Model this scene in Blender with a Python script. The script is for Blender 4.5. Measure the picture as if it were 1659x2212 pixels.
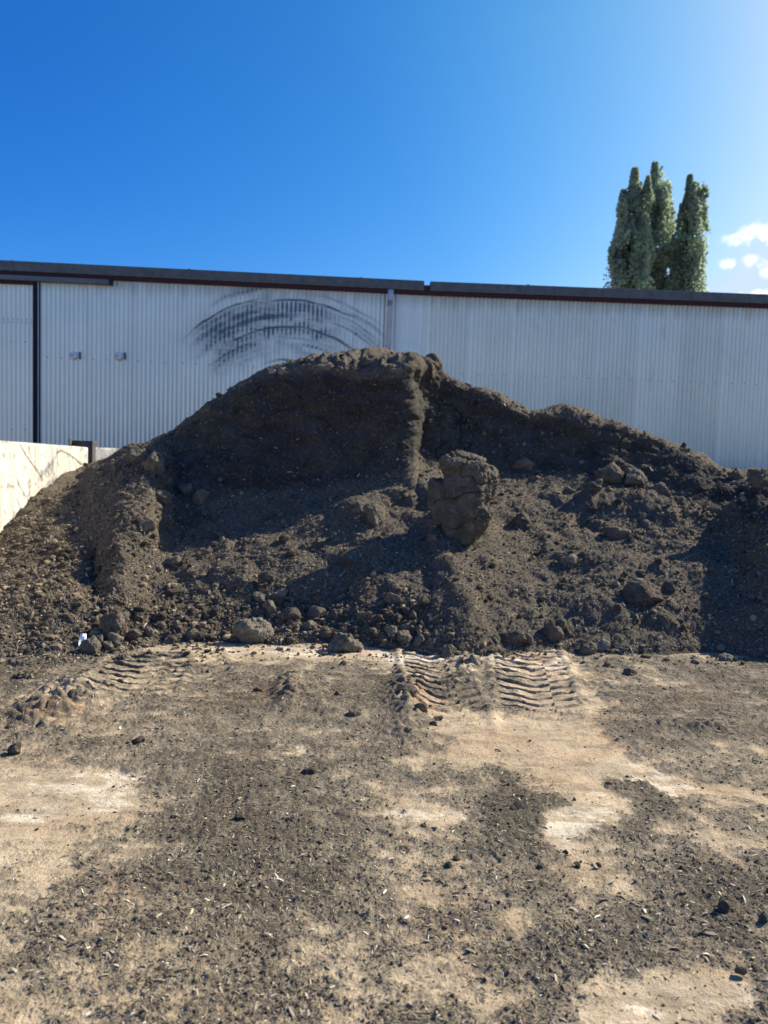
import bpy, math, random
import numpy as np
from mathutils import Vector, Matrix
from mathutils.bvhtree import BVHTree

for o in list(bpy.data.objects):
    bpy.data.objects.remove(o)
SC = bpy.context.scene
COL = SC.collection
random.seed(7)
RNG = np.random.default_rng(11)

# ------------------------------------------------------------------ camera
EYE, PITCH, ROLL, FPX = 1.6, math.radians(4.0), 0.032, 1661.6
cF = np.array([0, math.cos(PITCH), -math.sin(PITCH)])
cU0 = np.array([0, math.sin(PITCH), math.cos(PITCH)])
cR0 = np.array([1.0, 0, 0])
cR = math.cos(ROLL) * cR0 + math.sin(ROLL) * cU0
cU = -math.sin(ROLL) * cR0 + math.cos(ROLL) * cU0
cam_d = bpy.data.cameras.new("camera")
cam = bpy.data.objects.new("camera", cam_d)
COL.objects.link(cam)
cam.matrix_world = Matrix(((cR[0], cU[0], -cF[0], 0), (cR[1], cU[1], -cF[1], 0), (cR[2], cU[2], -cF[2], EYE), (0, 0, 0, 1)))
cam_d.sensor_fit = 'HORIZONTAL'
cam_d.angle = 2 * math.atan(829.5 / FPX)
cam_d.clip_end = 3000
cam_d.dof.use_dof = True
cam_d.dof.focus_distance = 4.1
cam_d.dof.aperture_fstop = 3.4
SC.camera = cam

# ------------------------------------------------------------------ light
SUN_AZ, SUN_EL = math.radians(60), math.radians(36.5)
W = bpy.data.worlds.new("World"); SC.world = W; W.use_nodes = True
wn, wl = W.node_tree.nodes, W.node_tree.links
wn.clear()
w_out = wn.new('ShaderNodeOutputWorld'); w_bg = wn.new('ShaderNodeBackground'); w_sky = wn.new('ShaderNodeTexSky')
w_sky.sky_type = 'NISHITA'; w_sky.sun_disc = False
w_sky.sun_elevation = SUN_EL; w_sky.sun_rotation = SUN_AZ
w_sky.altitude = 0; w_sky.air_density = 1.0; w_sky.dust_density = 0.55; w_sky.ozone_density = 3.0
w_bg.inputs['Strength'].default_value = 0.12
wl.new(w_bg.outputs[0], w_out.inputs['Surface'])
sun_d = bpy.data.lights.new("sun", 'SUN'); sun_d.energy = 5.0; sun_d.angle = math.radians(0.5); sun_d.color = (1.0, 0.92, 0.77)
sun = bpy.data.objects.new("sun", sun_d); COL.objects.link(sun)
SDIR = Vector((math.sin(SUN_AZ) * math.cos(SUN_EL), math.cos(SUN_AZ) * math.cos(SUN_EL), math.sin(SUN_EL)))
sun.rotation_euler = SDIR.to_track_quat('Z', 'Y').to_euler()
sun.location = (30, 20, 40)
SC.view_settings.view_transform = 'Standard'; SC.view_settings.look = 'None'
SC.view_settings.exposure = 0.72; SC.view_settings.gamma = 1; SC.view_settings.use_curve_mapping = False

# ------------------------------------------------------------------ helpers
def ray(px, py):
    px = np.asarray(px, float); py = np.asarray(py, float)
    u = (px - 829.5) / FPX; v = (1106 - py) / FPX
    return cF + u[..., None] * cR + v[..., None] * cU

def at(px, py, d):
    """world point on the sight line (photo point px,py) at ground distance y = d"""
    r = ray(px, py)
    return np.array([0, 0, EYE]) + r * (np.asarray(d, float) / r[..., 1])[..., None]

def on_ground(px, py, z=0.0):
    r = ray(px, py)
    return np.array([0, 0, EYE]) + r * ((z - EYE) / r[..., 2])[..., None]

def project(P):
    q = P - np.array([0, 0, EYE])
    f = np.maximum(q @ cF, 0.05)
    return 829.5 + FPX * (q @ cR) / f, 1106 - FPX * (q @ cU) / f

# sky: nishita plus a few small clouds low on the right, at fixed directions
# a deeper blue away from the sun: every channel = k * nishita^p * exp(q * height), capped near the sun
w_tc0 = wn.new('ShaderNodeTexCoord'); w_nz = wn.new('ShaderNodeVectorMath'); w_nz.operation = 'NORMALIZE'; wl.new(w_tc0.outputs['Generated'], w_nz.inputs[0])
w_xyz = wn.new('ShaderNodeSeparateXYZ'); wl.new(w_nz.outputs[0], w_xyz.inputs[0])
w_z = wn.new('ShaderNodeClamp'); wl.new(w_xyz.outputs[2], w_z.inputs['Value']); w_z.inputs['Min'].default_value = 0.0; w_z.inputs['Max'].default_value = 0.48
w_dt = wn.new('ShaderNodeVectorMath'); w_dt.operation = 'DOT_PRODUCT'; wl.new(w_nz.outputs[0], w_dt.inputs[0]); w_dt.inputs[1].default_value = tuple(SDIR)
w_gl = wn.new('ShaderNodeMath'); w_gl.operation = 'SUBTRACT'; w_gl.use_clamp = True; wl.new(w_dt.outputs['Value'], w_gl.inputs[0]); w_gl.inputs[1].default_value = .58
w_sp = wn.new('ShaderNodeSeparateColor'); w_cb = wn.new('ShaderNodeCombineColor'); wl.new(w_sky.outputs[0], w_sp.inputs[0])
for ch, (k0, pw, qz, cap, gl) in enumerate([(-4.23, 3.36, 3.06, 3.3, 2.1), (-2.155, 1.87, 1.59, 4.15, .95), (.10, .844, -.13, 6.1, .35)]):
    def mth(op, a, b, c=None):
        m_ = wn.new('ShaderNodeMath'); m_.operation = op
        for q_, v_ in enumerate((a, b, c)):
            if v_ is None: continue
            if isinstance(v_, (int, float)): m_.inputs[q_].default_value = v_
            else: wl.new(v_, m_.inputs[q_])
        return m_.outputs[0]
    e_ = mth('EXPONENT', mth('MULTIPLY_ADD', w_gl.outputs[0], gl, mth('MULTIPLY_ADD', w_z.outputs[0], qz, k0)), None)
    wl.new(mth('MINIMUM', mth('MULTIPLY', mth('POWER', w_sp.outputs[ch], pw), e_), cap), w_cb.inputs[ch])
w_hs = w_cb
w_tc = wn.new('ShaderNodeTexCoord')
w_no = wn.new('ShaderNodeTexNoise'); w_no.inputs['Scale'].default_value = 46; w_no.inputs['Detail'].default_value = 8; w_no.inputs['Roughness'].default_value = 0.55
wl.new(w_tc.outputs['Generated'], w_no.inputs['Vector'])
acc = None
for (px, py, rx, ry, amp) in [(1590, 516, 28, 15, 1.0), (1640, 506, 38, 22, 1.0), (1574, 571, 17, 11, .85), (1632, 566, 30, 18, .95), (1650, 585, 20, 14, .7), (1640, 634, 55, 9, .9), (1700, 520, 45, 30, 1), (1300, 580, 18, 14, .35), (1512, 566, 12, 16, .3)]:
    c = ray(px, py); c = c / np.linalg.norm(c)
    sub = wn.new('ShaderNodeVectorMath'); sub.operation = 'SUBTRACT'; sub.inputs[1].default_value = tuple(c)
    nrm = wn.new('ShaderNodeVectorMath'); nrm.operation = 'NORMALIZE'
    wl.new(w_tc.outputs['Generated'], nrm.inputs[0]); wl.new(nrm.outputs[0], sub.inputs[0])
    mul = wn.new('ShaderNodeVectorMath'); mul.operation = 'MULTIPLY'
    mul.inputs[1].default_value = (FPX / rx, FPX / rx, FPX / ry); wl.new(sub.outputs[0], mul.inputs[0])
    ln = wn.new('ShaderNodeVectorMath'); ln.operation = 'LENGTH'; wl.new(mul.outputs[0], ln.inputs[0])
    mr = wn.new('ShaderNodeMapRange'); mr.interpolation_type = 'SMOOTHSTEP'
    mr.inputs['From Min'].default_value = 0.25; mr.inputs['From Max'].default_value = 1.7
    mr.inputs['To Min'].default_value = amp; mr.inputs['To Max'].default_value = 0; wl.new(ln.outputs['Value'], mr.inputs['Value'])
    if acc is None: acc = mr.outputs[0]
    else:
        mx = wn.new('ShaderNodeMath'); mx.operation = 'MAXIMUM'; wl.new(acc, mx.inputs[0]); wl.new(mr.outputs[0], mx.inputs[1]); acc = mx.outputs[0]
w_m2 = wn.new('ShaderNodeMath'); w_m2.operation = 'MULTIPLY_ADD'; wl.new(w_no.outputs['Fac'], w_m2.inputs[0]); w_m2.inputs[1].default_value = 3.0; w_m2.inputs[2].default_value = -1.5
w_ad = wn.new('ShaderNodeMath'); w_ad.operation = 'ADD'; wl.new(acc, w_ad.inputs[0]); wl.new(w_m2.outputs[0], w_ad.inputs[1])
w_mr = wn.new('ShaderNodeMapRange'); w_mr.interpolation_type = 'SMOOTHSTEP'; w_mr.inputs['From Min'].default_value = .35; w_mr.inputs['From Max'].default_value = 1.05
wl.new(w_ad.outputs[0], w_mr.inputs['Value'])
w_mul = wn.new('ShaderNodeMath'); w_mul.operation = 'MULTIPLY'; wl.new(w_mr.outputs[0], w_mul.inputs[0]); wl.new(acc, w_mul.inputs[1])
w_mix = wn.new('ShaderNodeMix'); w_mix.data_type = 'RGBA'
wl.new(w_mul.outputs[0], w_mix.inputs['Factor']); wl.new(w_hs.outputs[0], w_mix.inputs['A'])
w_mix.inputs['B'].default_value = (6.2, 6.6, 7.2, 1)
wl.new(w_mix.outputs['Result'], w_bg.inputs['Color'])

# ---- numpy gradient noise
_perm = np.random.default_rng(3).permutation(256)
_perm = np.concatenate([_perm, _perm, _perm]).astype(np.int64)
_g = np.random.default_rng(5).normal(size=(256, 3)); _g /= np.linalg.norm(_g, axis=1)[:, None]
_g = _g.astype(np.float32)
def noise(P, freq, off=0.0):
    p = P * freq + off
    i = np.floor(p).astype(np.int64); f = (p - i).astype(np.float32); i &= 255
    w = f * f * f * (f * (f * 6 - 15) + 10)
    out = 0
    for dx in (0, 1):
        wx = w[..., 0] if dx else 1 - w[..., 0]
        for dy in (0, 1):
            wy = w[..., 1] if dy else 1 - w[..., 1]
            for dz in (0, 1):
                wz = w[..., 2] if dz else 1 - w[..., 2]
                h = _perm[_perm[_perm[(i[..., 0] + dx) & 255] + ((i[..., 1] + dy) & 255)] + ((i[..., 2] + dz) & 255)]
                g = _g[h]
                out = out + wx * wy * wz * (g[..., 0] * (f[..., 0] - dx) + g[..., 1] * (f[..., 1] - dy) + g[..., 2] * (f[..., 2] - dz))
    return out * 1.6
def fbm(P, freq, octv=4, off=0.0, gain=.5):
    s = 0; a = 1
    for k in range(octv):
        s = s + a * noise(P, freq * 2.03 ** k, off + 17.3 * k); a *= gain
    return s
def sstep(a, b, x):
    t = np.clip((x - a) / (b - a), 0, 1); return t * t * (3 - 2 * t)

def pchip(x, Y, xq):
    """monotone cubic through Y[i] (any trailing shape) at x[i]"""
    x = np.asarray(x, float); Y = np.asarray(Y, float)
    h = np.diff(x); sh = (-1,) + (1,) * (Y.ndim - 1)
    d = np.diff(Y, axis=0) / h.reshape(sh)
    m = np.zeros_like(Y)
    w1 = (2 * h[1:] + h[:-1]).reshape(sh); w2 = (h[1:] + 2 * h[:-1]).reshape(sh)
    a, b = d[:-1], d[1:]
    ok = (a * b) > 0
    with np.errstate(divide='ignore', invalid='ignore'):
        mm = (w1 + w2) / (w1 / a + w2 / b)
    m[1:-1] = np.where(ok, mm, 0)
    m[0] = d[0]; m[-1] = d[-1]
    k = np.clip(np.searchsorted(x, xq) - 1, 0, len(x) - 2)
    t = ((xq - x[k]) / h[k]).reshape(sh); hh = h[k].reshape(sh)
    return ((2 * t**3 - 3 * t**2 + 1) * Y[k] + (t**3 - 2 * t**2 + t) * hh * m[k] + (-2 * t**3 + 3 * t**2) * Y[k + 1] + (t**3 - t**2) * hh * m[k + 1])

# ---- meshes
def make_mesh(name, V, F, mats, smooth=True, cols=None, fmat=None):
    V = np.ascontiguousarray(V, dtype=np.float32); F = np.ascontiguousarray(F, dtype=np.int32)
    me = bpy.data.meshes.new(name)
    me.vertices.add(len(V)); me.vertices.foreach_set('co', V.ravel())
    n = F.shape[1]
    me.loops.add(F.size); me.loops.foreach_set('vertex_index', F.ravel())
    me.polygons.add(len(F)); me.polygons.foreach_set('loop_start', np.arange(0, F.size, n, dtype=np.int32))
    try: me.polygons.foreach_set('loop_total', np.full(len(F), n, dtype=np.int32))
    except Exception: pass
    me.polygons.foreach_set('use_smooth', np.full(len(F), smooth))
    for m in (mats if isinstance(mats, (list, tuple)) else [mats]): me.materials.append(m)
    if fmat is not None: me.polygons.foreach_set('material_index', np.ascontiguousarray(fmat, dtype=np.int32))
    for k, c in (cols or {}).items():
        c = np.asarray(c, dtype=np.float32)
        if c.ndim == 1:
            at_ = me.attributes.new(k, 'FLOAT', 'POINT'); at_.data.foreach_set('value', c)
        else:
            at_ = me.attributes.new(k, 'FLOAT_COLOR', 'POINT')
            at_.data.foreach_set('color', np.concatenate([c, np.ones((len(c), 1), np.float32)], 1).ravel())
    me.update(calc_edges=True); me.validate()
    return me
def put(name, me, parent=None, label=None, cat=None, group=None, kind=None, loc=None):
    o = bpy.data.objects.new(name, me); COL.objects.link(o)
    if parent is not None: o.parent = parent
    if label: o['label'] = label
    if cat: o['category'] = cat
    if group: o['group'] = group
    if kind: o['kind'] = kind
    if loc is not None: o.location = loc
    return o
def empty(name, loc, label, cat, group=None):
    o = put(name, None, None, label, cat, group); o.location = loc; o.empty_display_size = .2
    return o
def grid_faces(nr, nc):
    i, j = np.meshgrid(np.arange(nr - 1), np.arange(nc - 1), indexing='ij')
    a = (i * nc + j).ravel()
    return np.stack([a, a + 1, a + nc + 1, a + nc], 1)

class MB:
    """collects boxes, prisms and tubes into one mesh"""
    def __init__(s): s.v = []; s.f = []; s.n = 0
    def add(s, V, F):
        s.v.append(np.asarray(V, float)); s.f += [tuple(i + s.n for i in f) for f in F]; s.n += len(V); return s
    def box(s, p0, ax, ay, az):
        """corner p0 and three edge vectors"""
        p0, ax, ay, az = [np.asarray(q, float) for q in (p0, ax, ay, az)]
        V = [p0, p0 + ax, p0 + ax + ay, p0 + ay]; V += [v + az for v in V]
        F = [(0, 3, 2, 1), (4, 5, 6, 7), (0, 1, 5, 4), (1, 2, 6, 5), (2, 3, 7, 6), (3, 0, 4, 7)]
        if np.dot(np.cross(ax, ay), az) < 0: F = [f[::-1] for f in F]
        return s.add(V, F)
    def tube(s, pts, r, n=14, cap=True):
        pts = [np.asarray(p, float) for p in pts]; rs = r if isinstance(r, (list, tuple)) else [r] * len(pts)
        V = []
        for k, p in enumerate(pts):
            t = pts[min(k + 1, len(pts) - 1)] - pts[max(k - 1, 0)]; t /= np.linalg.norm(t)
            a = np.cross(t, [0, 0, 1.0]) if abs(t[2]) < .9 else np.cross(t, [0, 1.0, 0]); a /= np.linalg.norm(a); b = np.cross(t, a)
            for q in range(n):
                w = 2 * math.pi * q / n; V.append(p + rs[k] * (math.cos(w) * a + math.sin(w) * b))
        F = [(k * n + q, k * n + (q + 1) % n, (k + 1) * n + (q + 1) % n, (k + 1) * n + q) for k in range(len(pts) - 1) for q in range(n)]
        if cap: F += [tuple(range(n))[::-1], tuple((len(pts) - 1) * n + q for q in range(n))]
        return s.add(V, F)
    def mesh(s, name, mat, bevel=0, smooth=False):
        me = bpy.data.meshes.new(name); me.from_pydata([tuple(v) for v in np.concatenate(s.v)], [], s.f)
        me.materials.append(mat); me.update()
        if smooth: me.polygons.foreach_set('use_smooth', np.full(len(me.polygons), True))
        return me
def bevel(o, w=.006, seg=2):
    m = o.modifiers.new('bevel', 'BEVEL'); m.width = w; m.segments = seg; m.limit_method = 'ANGLE'; return o

# ---- materials
def mat(name, base=(.5, .5, .5), rough=.8, metal=0, attr=None, var=.0, vscale=8, bumps=(), spec=.3, coord='Object', stretch=None, tint=None):
    m = bpy.data.materials.new(name); m.use_nodes = True
    n, l = m.node_tree.nodes, m.node_tree.links
    b = n['Principled BSDF']; b.inputs['Roughness'].default_value = rough; b.inputs['Metallic'].default_value = metal
    b.inputs['Specular IOR Level'].default_value = spec
    tc = n.new('ShaderNodeTexCoord'); vec = tc.outputs[coord]
    if stretch:
        mp = n.new('ShaderNodeMapping'); mp.inputs['Scale'].default_value = stretch; l.new(vec, mp.inputs['Vector']); vec2 = mp.outputs[0]
    else: vec2 = vec
    if attr:
        a = n.new('ShaderNodeAttribute'); a.attribute_name = attr; c = a.outputs['Color']
    else:
        r = n.new('ShaderNodeRGB'); r.outputs[0].default_value = (*base, 1); c = r.outputs[0]
    if var:
        for k, (sc, am) in enumerate([(vscale, var), (vscale * 5.3, var * .7)]):
            t = n.new('ShaderNodeTexNoise'); t.inputs['Scale'].default_value = sc; t.inputs['Detail'].default_value = 6; t.inputs['Roughness'].default_value = .65
            l.new(vec2, t.inputs['Vector'])
            mr = n.new('ShaderNodeMapRange'); mr.inputs['From Min'].default_value = .3; mr.inputs['From Max'].default_value = .7
            mr.inputs['To Min'].default_value = 1 - am; mr.inputs['To Max'].default_value = 1 + am; l.new(t.outputs['Fac'], mr.inputs['Value'])
            mx = n.new('ShaderNodeVectorMath'); mx.operation = 'SCALE'; l.new(c, mx.inputs[0]); l.new(mr.outputs[0], mx.inputs['Scale']); c = mx.outputs[0]
    l.new(c, b.inputs['Base Color'])
    prev = None
    for (sc, dist, det) in bumps:
        t = n.new('ShaderNodeTexNoise'); t.inputs['Scale'].default_value = sc; t.inputs['Detail'].default_value = det; t.inputs['Roughness'].default_value = .7
        l.new(vec2, t.inputs['Vector'])
        bp = n.new('ShaderNodeBump'); bp.inputs['Distance'].default_value = dist; bp.inputs['Strength'].default_value = 1
        l.new(t.outputs['Fac'], bp.inputs['Height'])
        if prev: l.new(prev, bp.inputs['Normal'])
        prev = bp.outputs[0]
    if prev: l.new(prev, b.inputs['Normal'])
    return m

M_SOIL = mat('heap_soil', attr='col', rough=.95, spec=.15, var=.22, vscale=5, bumps=((30, .03, 5), (120, .008, 3)))
M_GROUND = mat('yard_ground', attr='col', rough=.93, spec=.2, var=.13, vscale=3, bumps=((45, .010, 5), (170, .004, 3)))
M_CLOD = mat('clod_soil', attr='col', rough=.95, spec=.15, var=.25, vscale=9, bumps=((18, .05, 6), (80, .012, 3)))
M_CHIP = mat('wood_chip', attr='col', rough=.9, spec=.08)
M_CRUMB = mat('crumb', attr='col', rough=.95, spec=.12)
M_ZINC = mat('zinc_sheet', attr='col', rough=.4, metal=.6, spec=.5, var=.03, vscale=.8)
M_FASCIA = mat('galvanised_fascia', (.14, .145, .13), rough=.55, metal=.5, var=.25, vscale=9, spec=.4)
M_RED = mat('oxide_red_steel', (.055, .020, .024), rough=.7, var=.2, vscale=6, spec=.3)
M_DARKG = mat('dark_green_trim', (.010, .035, .040), rough=.5, var=.15, vscale=6)
M_TRACK = mat('grey_door_track', (.17, .19, .19), rough=.6, metal=.4, var=.15, vscale=5)
M_PIPE = mat('pale_pvc_pipe', (.55, .56, .55), rough=.5, var=.08, vscale=4)
M_BAND = mat('pale_band', (.6, .61, .6), rough=.5)
M_TAN = mat('tan_stain', (.30, .27, .22), rough=.7, var=.2, vscale=20)
M_DARK = mat('dark_rubber', (.02, .02, .022), rough=.8)
M_CAP = mat('vent_plastic', (.80, .80, .78), rough=.4, var=.08, vscale=10)
M_CONC = mat('weathered_concrete', attr='col', rough=.85, var=.07, vscale=6, bumps=((25, .012, 5), (110, .004, 3)), stretch=(1, 1, .35))
M_POST = mat('rusty_steel', (.10, .09, .085), rough=.75, metal=.2, var=.3, vscale=7, bumps=((60, .002, 3),))
M_PAPER = mat('white_card', (.85, .85, .83), rough=.6)
M_ROOF = mat('roof_sheet', (.22, .24, .25), rough=.5, metal=.4)
M_BARK = mat('poplar_bark', (.10, .085, .06), rough=.9, var=.3, vscale=4)
M_LEAF = mat('poplar_leaf', attr='col', rough=.6, spec=.3)
_n, _l = M_LEAF.node_tree.nodes, M_LEAF.node_tree.links      # leaves let some light through
_tr = _n.new('ShaderNodeBsdfTranslucent'); _mx = _n.new('ShaderNodeMixShader'); _mx.inputs[0].default_value = .5
_at = [q for q in _n if q.type == 'ATTRIBUTE'][0]
_l.new(_at.outputs['Color'], _tr.inputs['Color']); _l.new(_n['Principled BSDF'].outputs[0], _mx.inputs[1]); _l.new(_tr.outputs[0], _mx.inputs[2])
_l.new(_mx.outputs[0], _n['Material Output'].inputs['Surface'])

SOIL = np.array([.218, .188, .138]); SOILB = np.array([.252, .202, .144]); GSOIL = np.array([.212, .177, .122]); SOILD = np.array([.040, .032, .024])
SAND = np.array([.48, .380, .245]); CREAM = np.array([.72, .61, .44]); ORNG = np.array([.40, .21, .095])

# ================================================================== GROUND
def blob_field(px, py, blobs):
    s = np.zeros_like(px)
    for (cx, cy, rx, ry, ang, a) in blobs:
        c, sn = math.cos(math.radians(ang)), math.sin(math.radians(ang))
        dx, dy = px - cx, py - cy
        X = (dx * c + dy * sn) / rx; Y = (-dx * sn + dy * c) / ry
        s += a * np.exp(-(X * X + Y * Y) ** 1.15)
    return s
# (photo x, photo y, radius x, radius y, angle, strength): bare sandy areas
BARE = [(60, 1760, 150, 90, -15, .3), (1130, 1620, 150, 60, 12, .25), (1245, 1770, 60, 90, 5, .3), (1450, 2180, 140, 50, -4, .3), (650, 1412, 340, 14, 1, .35), (940, 1765, 100, 36, -4, .25), (1470, 1690, 170, 22, 14, .3), (650, 1412, 330, 17, 1, .75), (380, 1405, 110, 12, 0, .5), (290, 1470, 150, 42, -4, .42), (180, 1560, 150, 45, 0, .25), (930, 1425, 85, 45, 8, .55), (1130, 1430, 85, 40, 8, .6),
        (1180, 1500, 90, 60, 10, .45), (960, 1530, 80, 40, 15, .35),
        (80, 1700, 170, 55, -5, .62), (215, 1705, 110, 40, -8, .5), (70, 1790, 180, 65, -20, .6), (90, 1890, 130, 60, -30, .55), (20, 2040, 85, 110, 15, .55), (60, 2180, 60, 60, 0, .35), (400,2040,140,40,-8,.22), (250, 2120, 110, 60, -8, .27),
        (645, 1605, 55, 12, -8, .45), (1110, 1610, 170, 55, 12, .7), (1000, 1560, 80, 40, 20, .4), (1230, 1540, 90, 70, 0, .45), (1250, 1680, 90, 45, 20, .6), (1245, 1765, 62, 90, 5, .85),
        (940, 1765, 110, 38, -4, .75), (860, 1720, 90, 40, 0, .35), (1460, 1685, 170, 26, 14, .75), (1600, 1735, 150, 26, 10, .7), (1345, 1645, 60, 20, 20, .6),
        (1560, 1640, 120, 14, 4, .3), (1200, 1870, 130, 55, 5, .35), (1330, 1900, 110, 80, 0, .25), (1540, 1790, 150, 40, 12, .4), (880, 1900, 120, 60, -10, .4), (1025, 1937, 36, 14, 0, .6), (1100, 2000, 60, 26, 0, .5), (880, 2060, 180, 70, 0, .35),
        (1450, 2180, 140, 55, -4, .9), (1340, 2120, 90, 40, -10, .4), (700, 2120, 150, 60, -8, .25), (620, 2000, 110, 40, -20, .2), (1010, 2150, 150, 80, 0, .2), (1300, 1420, 90, 14, 0, .3), (1480, 1410, 110, 10, 2, .3), (330, 1720, 60, 40, 0, .12), (1500, 2060, 90, 40, 0, .18)]
COVER = [(500, 1850, 190, 200, 15, .25), (1120, 1780, 90, 70, 10, .3), (1590, 1930, 100, 110, 10, .25), (1370, 1730, 45, 70, 0, .25), (1000, 1930, 260, 40, -5, .1), (1135, 1755, 80, 58, 12, .75), (1110, 1850, 150, 55, 0, .4), (1365, 1720, 45, 75, 0, .35), (560, 1780, 260, 150, 5, .25), (480, 1540, 220, 60, 0, .12), (760, 1500, 110, 50, 0, .3), (880, 1530, 40, 80, -20, .35), (1560, 1500, 150, 90, 0, .2),
         (1570, 1930, 130, 120, 10, .3), (1030, 1490, 60, 50, 0, .3), (1310, 1480, 80, 60, 0, .2), (1490, 1590, 160, 22, 3, .3), (620, 1900, 220, 90, 0, .2), (1230, 2060, 200, 50, 8, .15), (1640, 2100, 60, 110, 0, .3), (30, 1440, 120, 60, 0, .4)]
WHITE = [(1245, 1765, 60, 85, 5, .9), (940, 1765, 100, 30, -4, .9), (1450, 2185, 150, 60, -4, .8), (200, 1705, 130, 34, -8, .8), (1460, 1690, 170, 22, 14, .9), (650, 1412, 330, 14, 1, .5), (940, 1430, 80, 35, 8, .7), (1130, 1430, 80, 35, 8, .7), (645, 1605, 50, 12, -8, .8), (60, 1780, 90, 30, -10, .5)]
ORANGE = [(90, 1545, 150, 30, 0, .9), (1500, 1505, 40, 12, -20, 1.2), (560, 1500, 100, 40, 0, .5), (610, 1490, 18, 60, 10, .6), (1290, 1590, 50, 60, 20, .5), (1100, 2000, 60, 26, 0, .4), (1560, 1720, 140, 30, 8, .4), (940, 1500, 60, 30, 30, .6), (1100, 1610, 150, 50, 12, .2), (330, 1990, 200, 80, 0, .15)]
def ground_fields(P):
    """soil cover 0..1, whiteness, orange tint at ground points"""
    px, py = project(P)
    q = P * np.array([1, 1, 0])
    wx = fbm(q, 1.6, 5, 4.0, .6) * 70; wy = fbm(q, 1.6, 5, 9.0, .6) * 32
    x2, y2 = px + wx, py + wy * np.clip((py - 1380) / 300, .2, 1.3)
    c = .71 - blob_field(x2, y2, BARE) + blob_field(x2, y2, COVER)
    inview = (P[..., 1] > 1.2)
    c = np.where(inview, c, .5)
    streak = fbm(P * np.array([.5, 1.9, 0]), 3.2, 4, 2.2)
    c = c + .22 * fbm(q, 1.5, 5, 1.0, .6) + .28 * streak + .34 * fbm(q, 7, 6, 7.0, .85)
    qa = np.stack([.80 * P[..., 0] + .60 * P[..., 1], (-.60 * P[..., 0] + .80 * P[..., 1]) * 7, 0 * P[..., 0]], -1)
    qb = np.stack([P[..., 1] - .25 * P[..., 0], (P[..., 0] + .25 * P[..., 1]) * 6, 0 * P[..., 0]], -1)
    c = c + .14 * fbm(qa, 1.1, 4, 71.0, .6) + .14 * fbm(qb, .9, 4, 83.0, .6)
    c = c + track_soil_shade(P)
    w = np.clip(blob_field(x2, y2, WHITE) * (.62 + 1.3 * fbm(q * np.array([.6, 1.5, 1]), 4.4, 6, 3.0, .75)), 0, 1) * inview
    w = sstep(.12, .75, w)
    o = np.clip(blob_field(x2, y2, ORANGE) + .35 * fbm(q, 2.0, 3, 31.0), 0, 1) * inview
    return c, w, o
TRK = []   # tyre tracks: centre line on the ground, half width, depth, lug spacing
for (pa, pb, hw, dep) in [((925, 1398), (1005, 1660), .22, .055), ((1132, 1396), (1195, 1660), .25, .060), ((330, 1415), (190, 1620), .27, .040), ((395, 1405), (470, 1560), .25, .020)]:
    a, b = on_ground(*pa), on_ground(*pb); TRK.append((a[:2], b[:2], hw, dep))
def track_soil_shade(P):  # soil lying in the grooves, their shadow painted in with it
    x, y = P[..., 0], P[..., 1]; q = P * np.array([1, 1, 0]); out = 0
    for (a, b, hw, dep) in TRK:
        L = np.linalg.norm(b - a); t = (b - a) / L; nn = np.array([-t[1], t[0]])
        s = (x - a[0]) * t[0] + (y - a[1]) * t[1]; w = ((x - a[0]) * nn[0] + (y - a[1]) * nn[1]) / hw
        win = sstep(1.12, .92, np.abs(w)) * sstep(-.1, .12, s) * sstep(L * .85, L * .15, s) * np.clip(1.15 + 1.2 * noise(q, 3.3, 7.7), 0, 1)
        ph = (s + .125 * np.abs(w) + .022 * noise(q, 4, 3.0) + .010 * noise(q, 11, 3.0)) / .138 + np.where(w > .42, .5, 0)
        bar = np.maximum(sstep(.34, .385, ph % 1) * sstep(1.0, .955, ph % 1), sstep(.12, .05, np.abs(w - .42)))
        out = out + win * ((1 - bar) * 1.2 - .12) * min(1, dep / .04)
    return out
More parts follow.
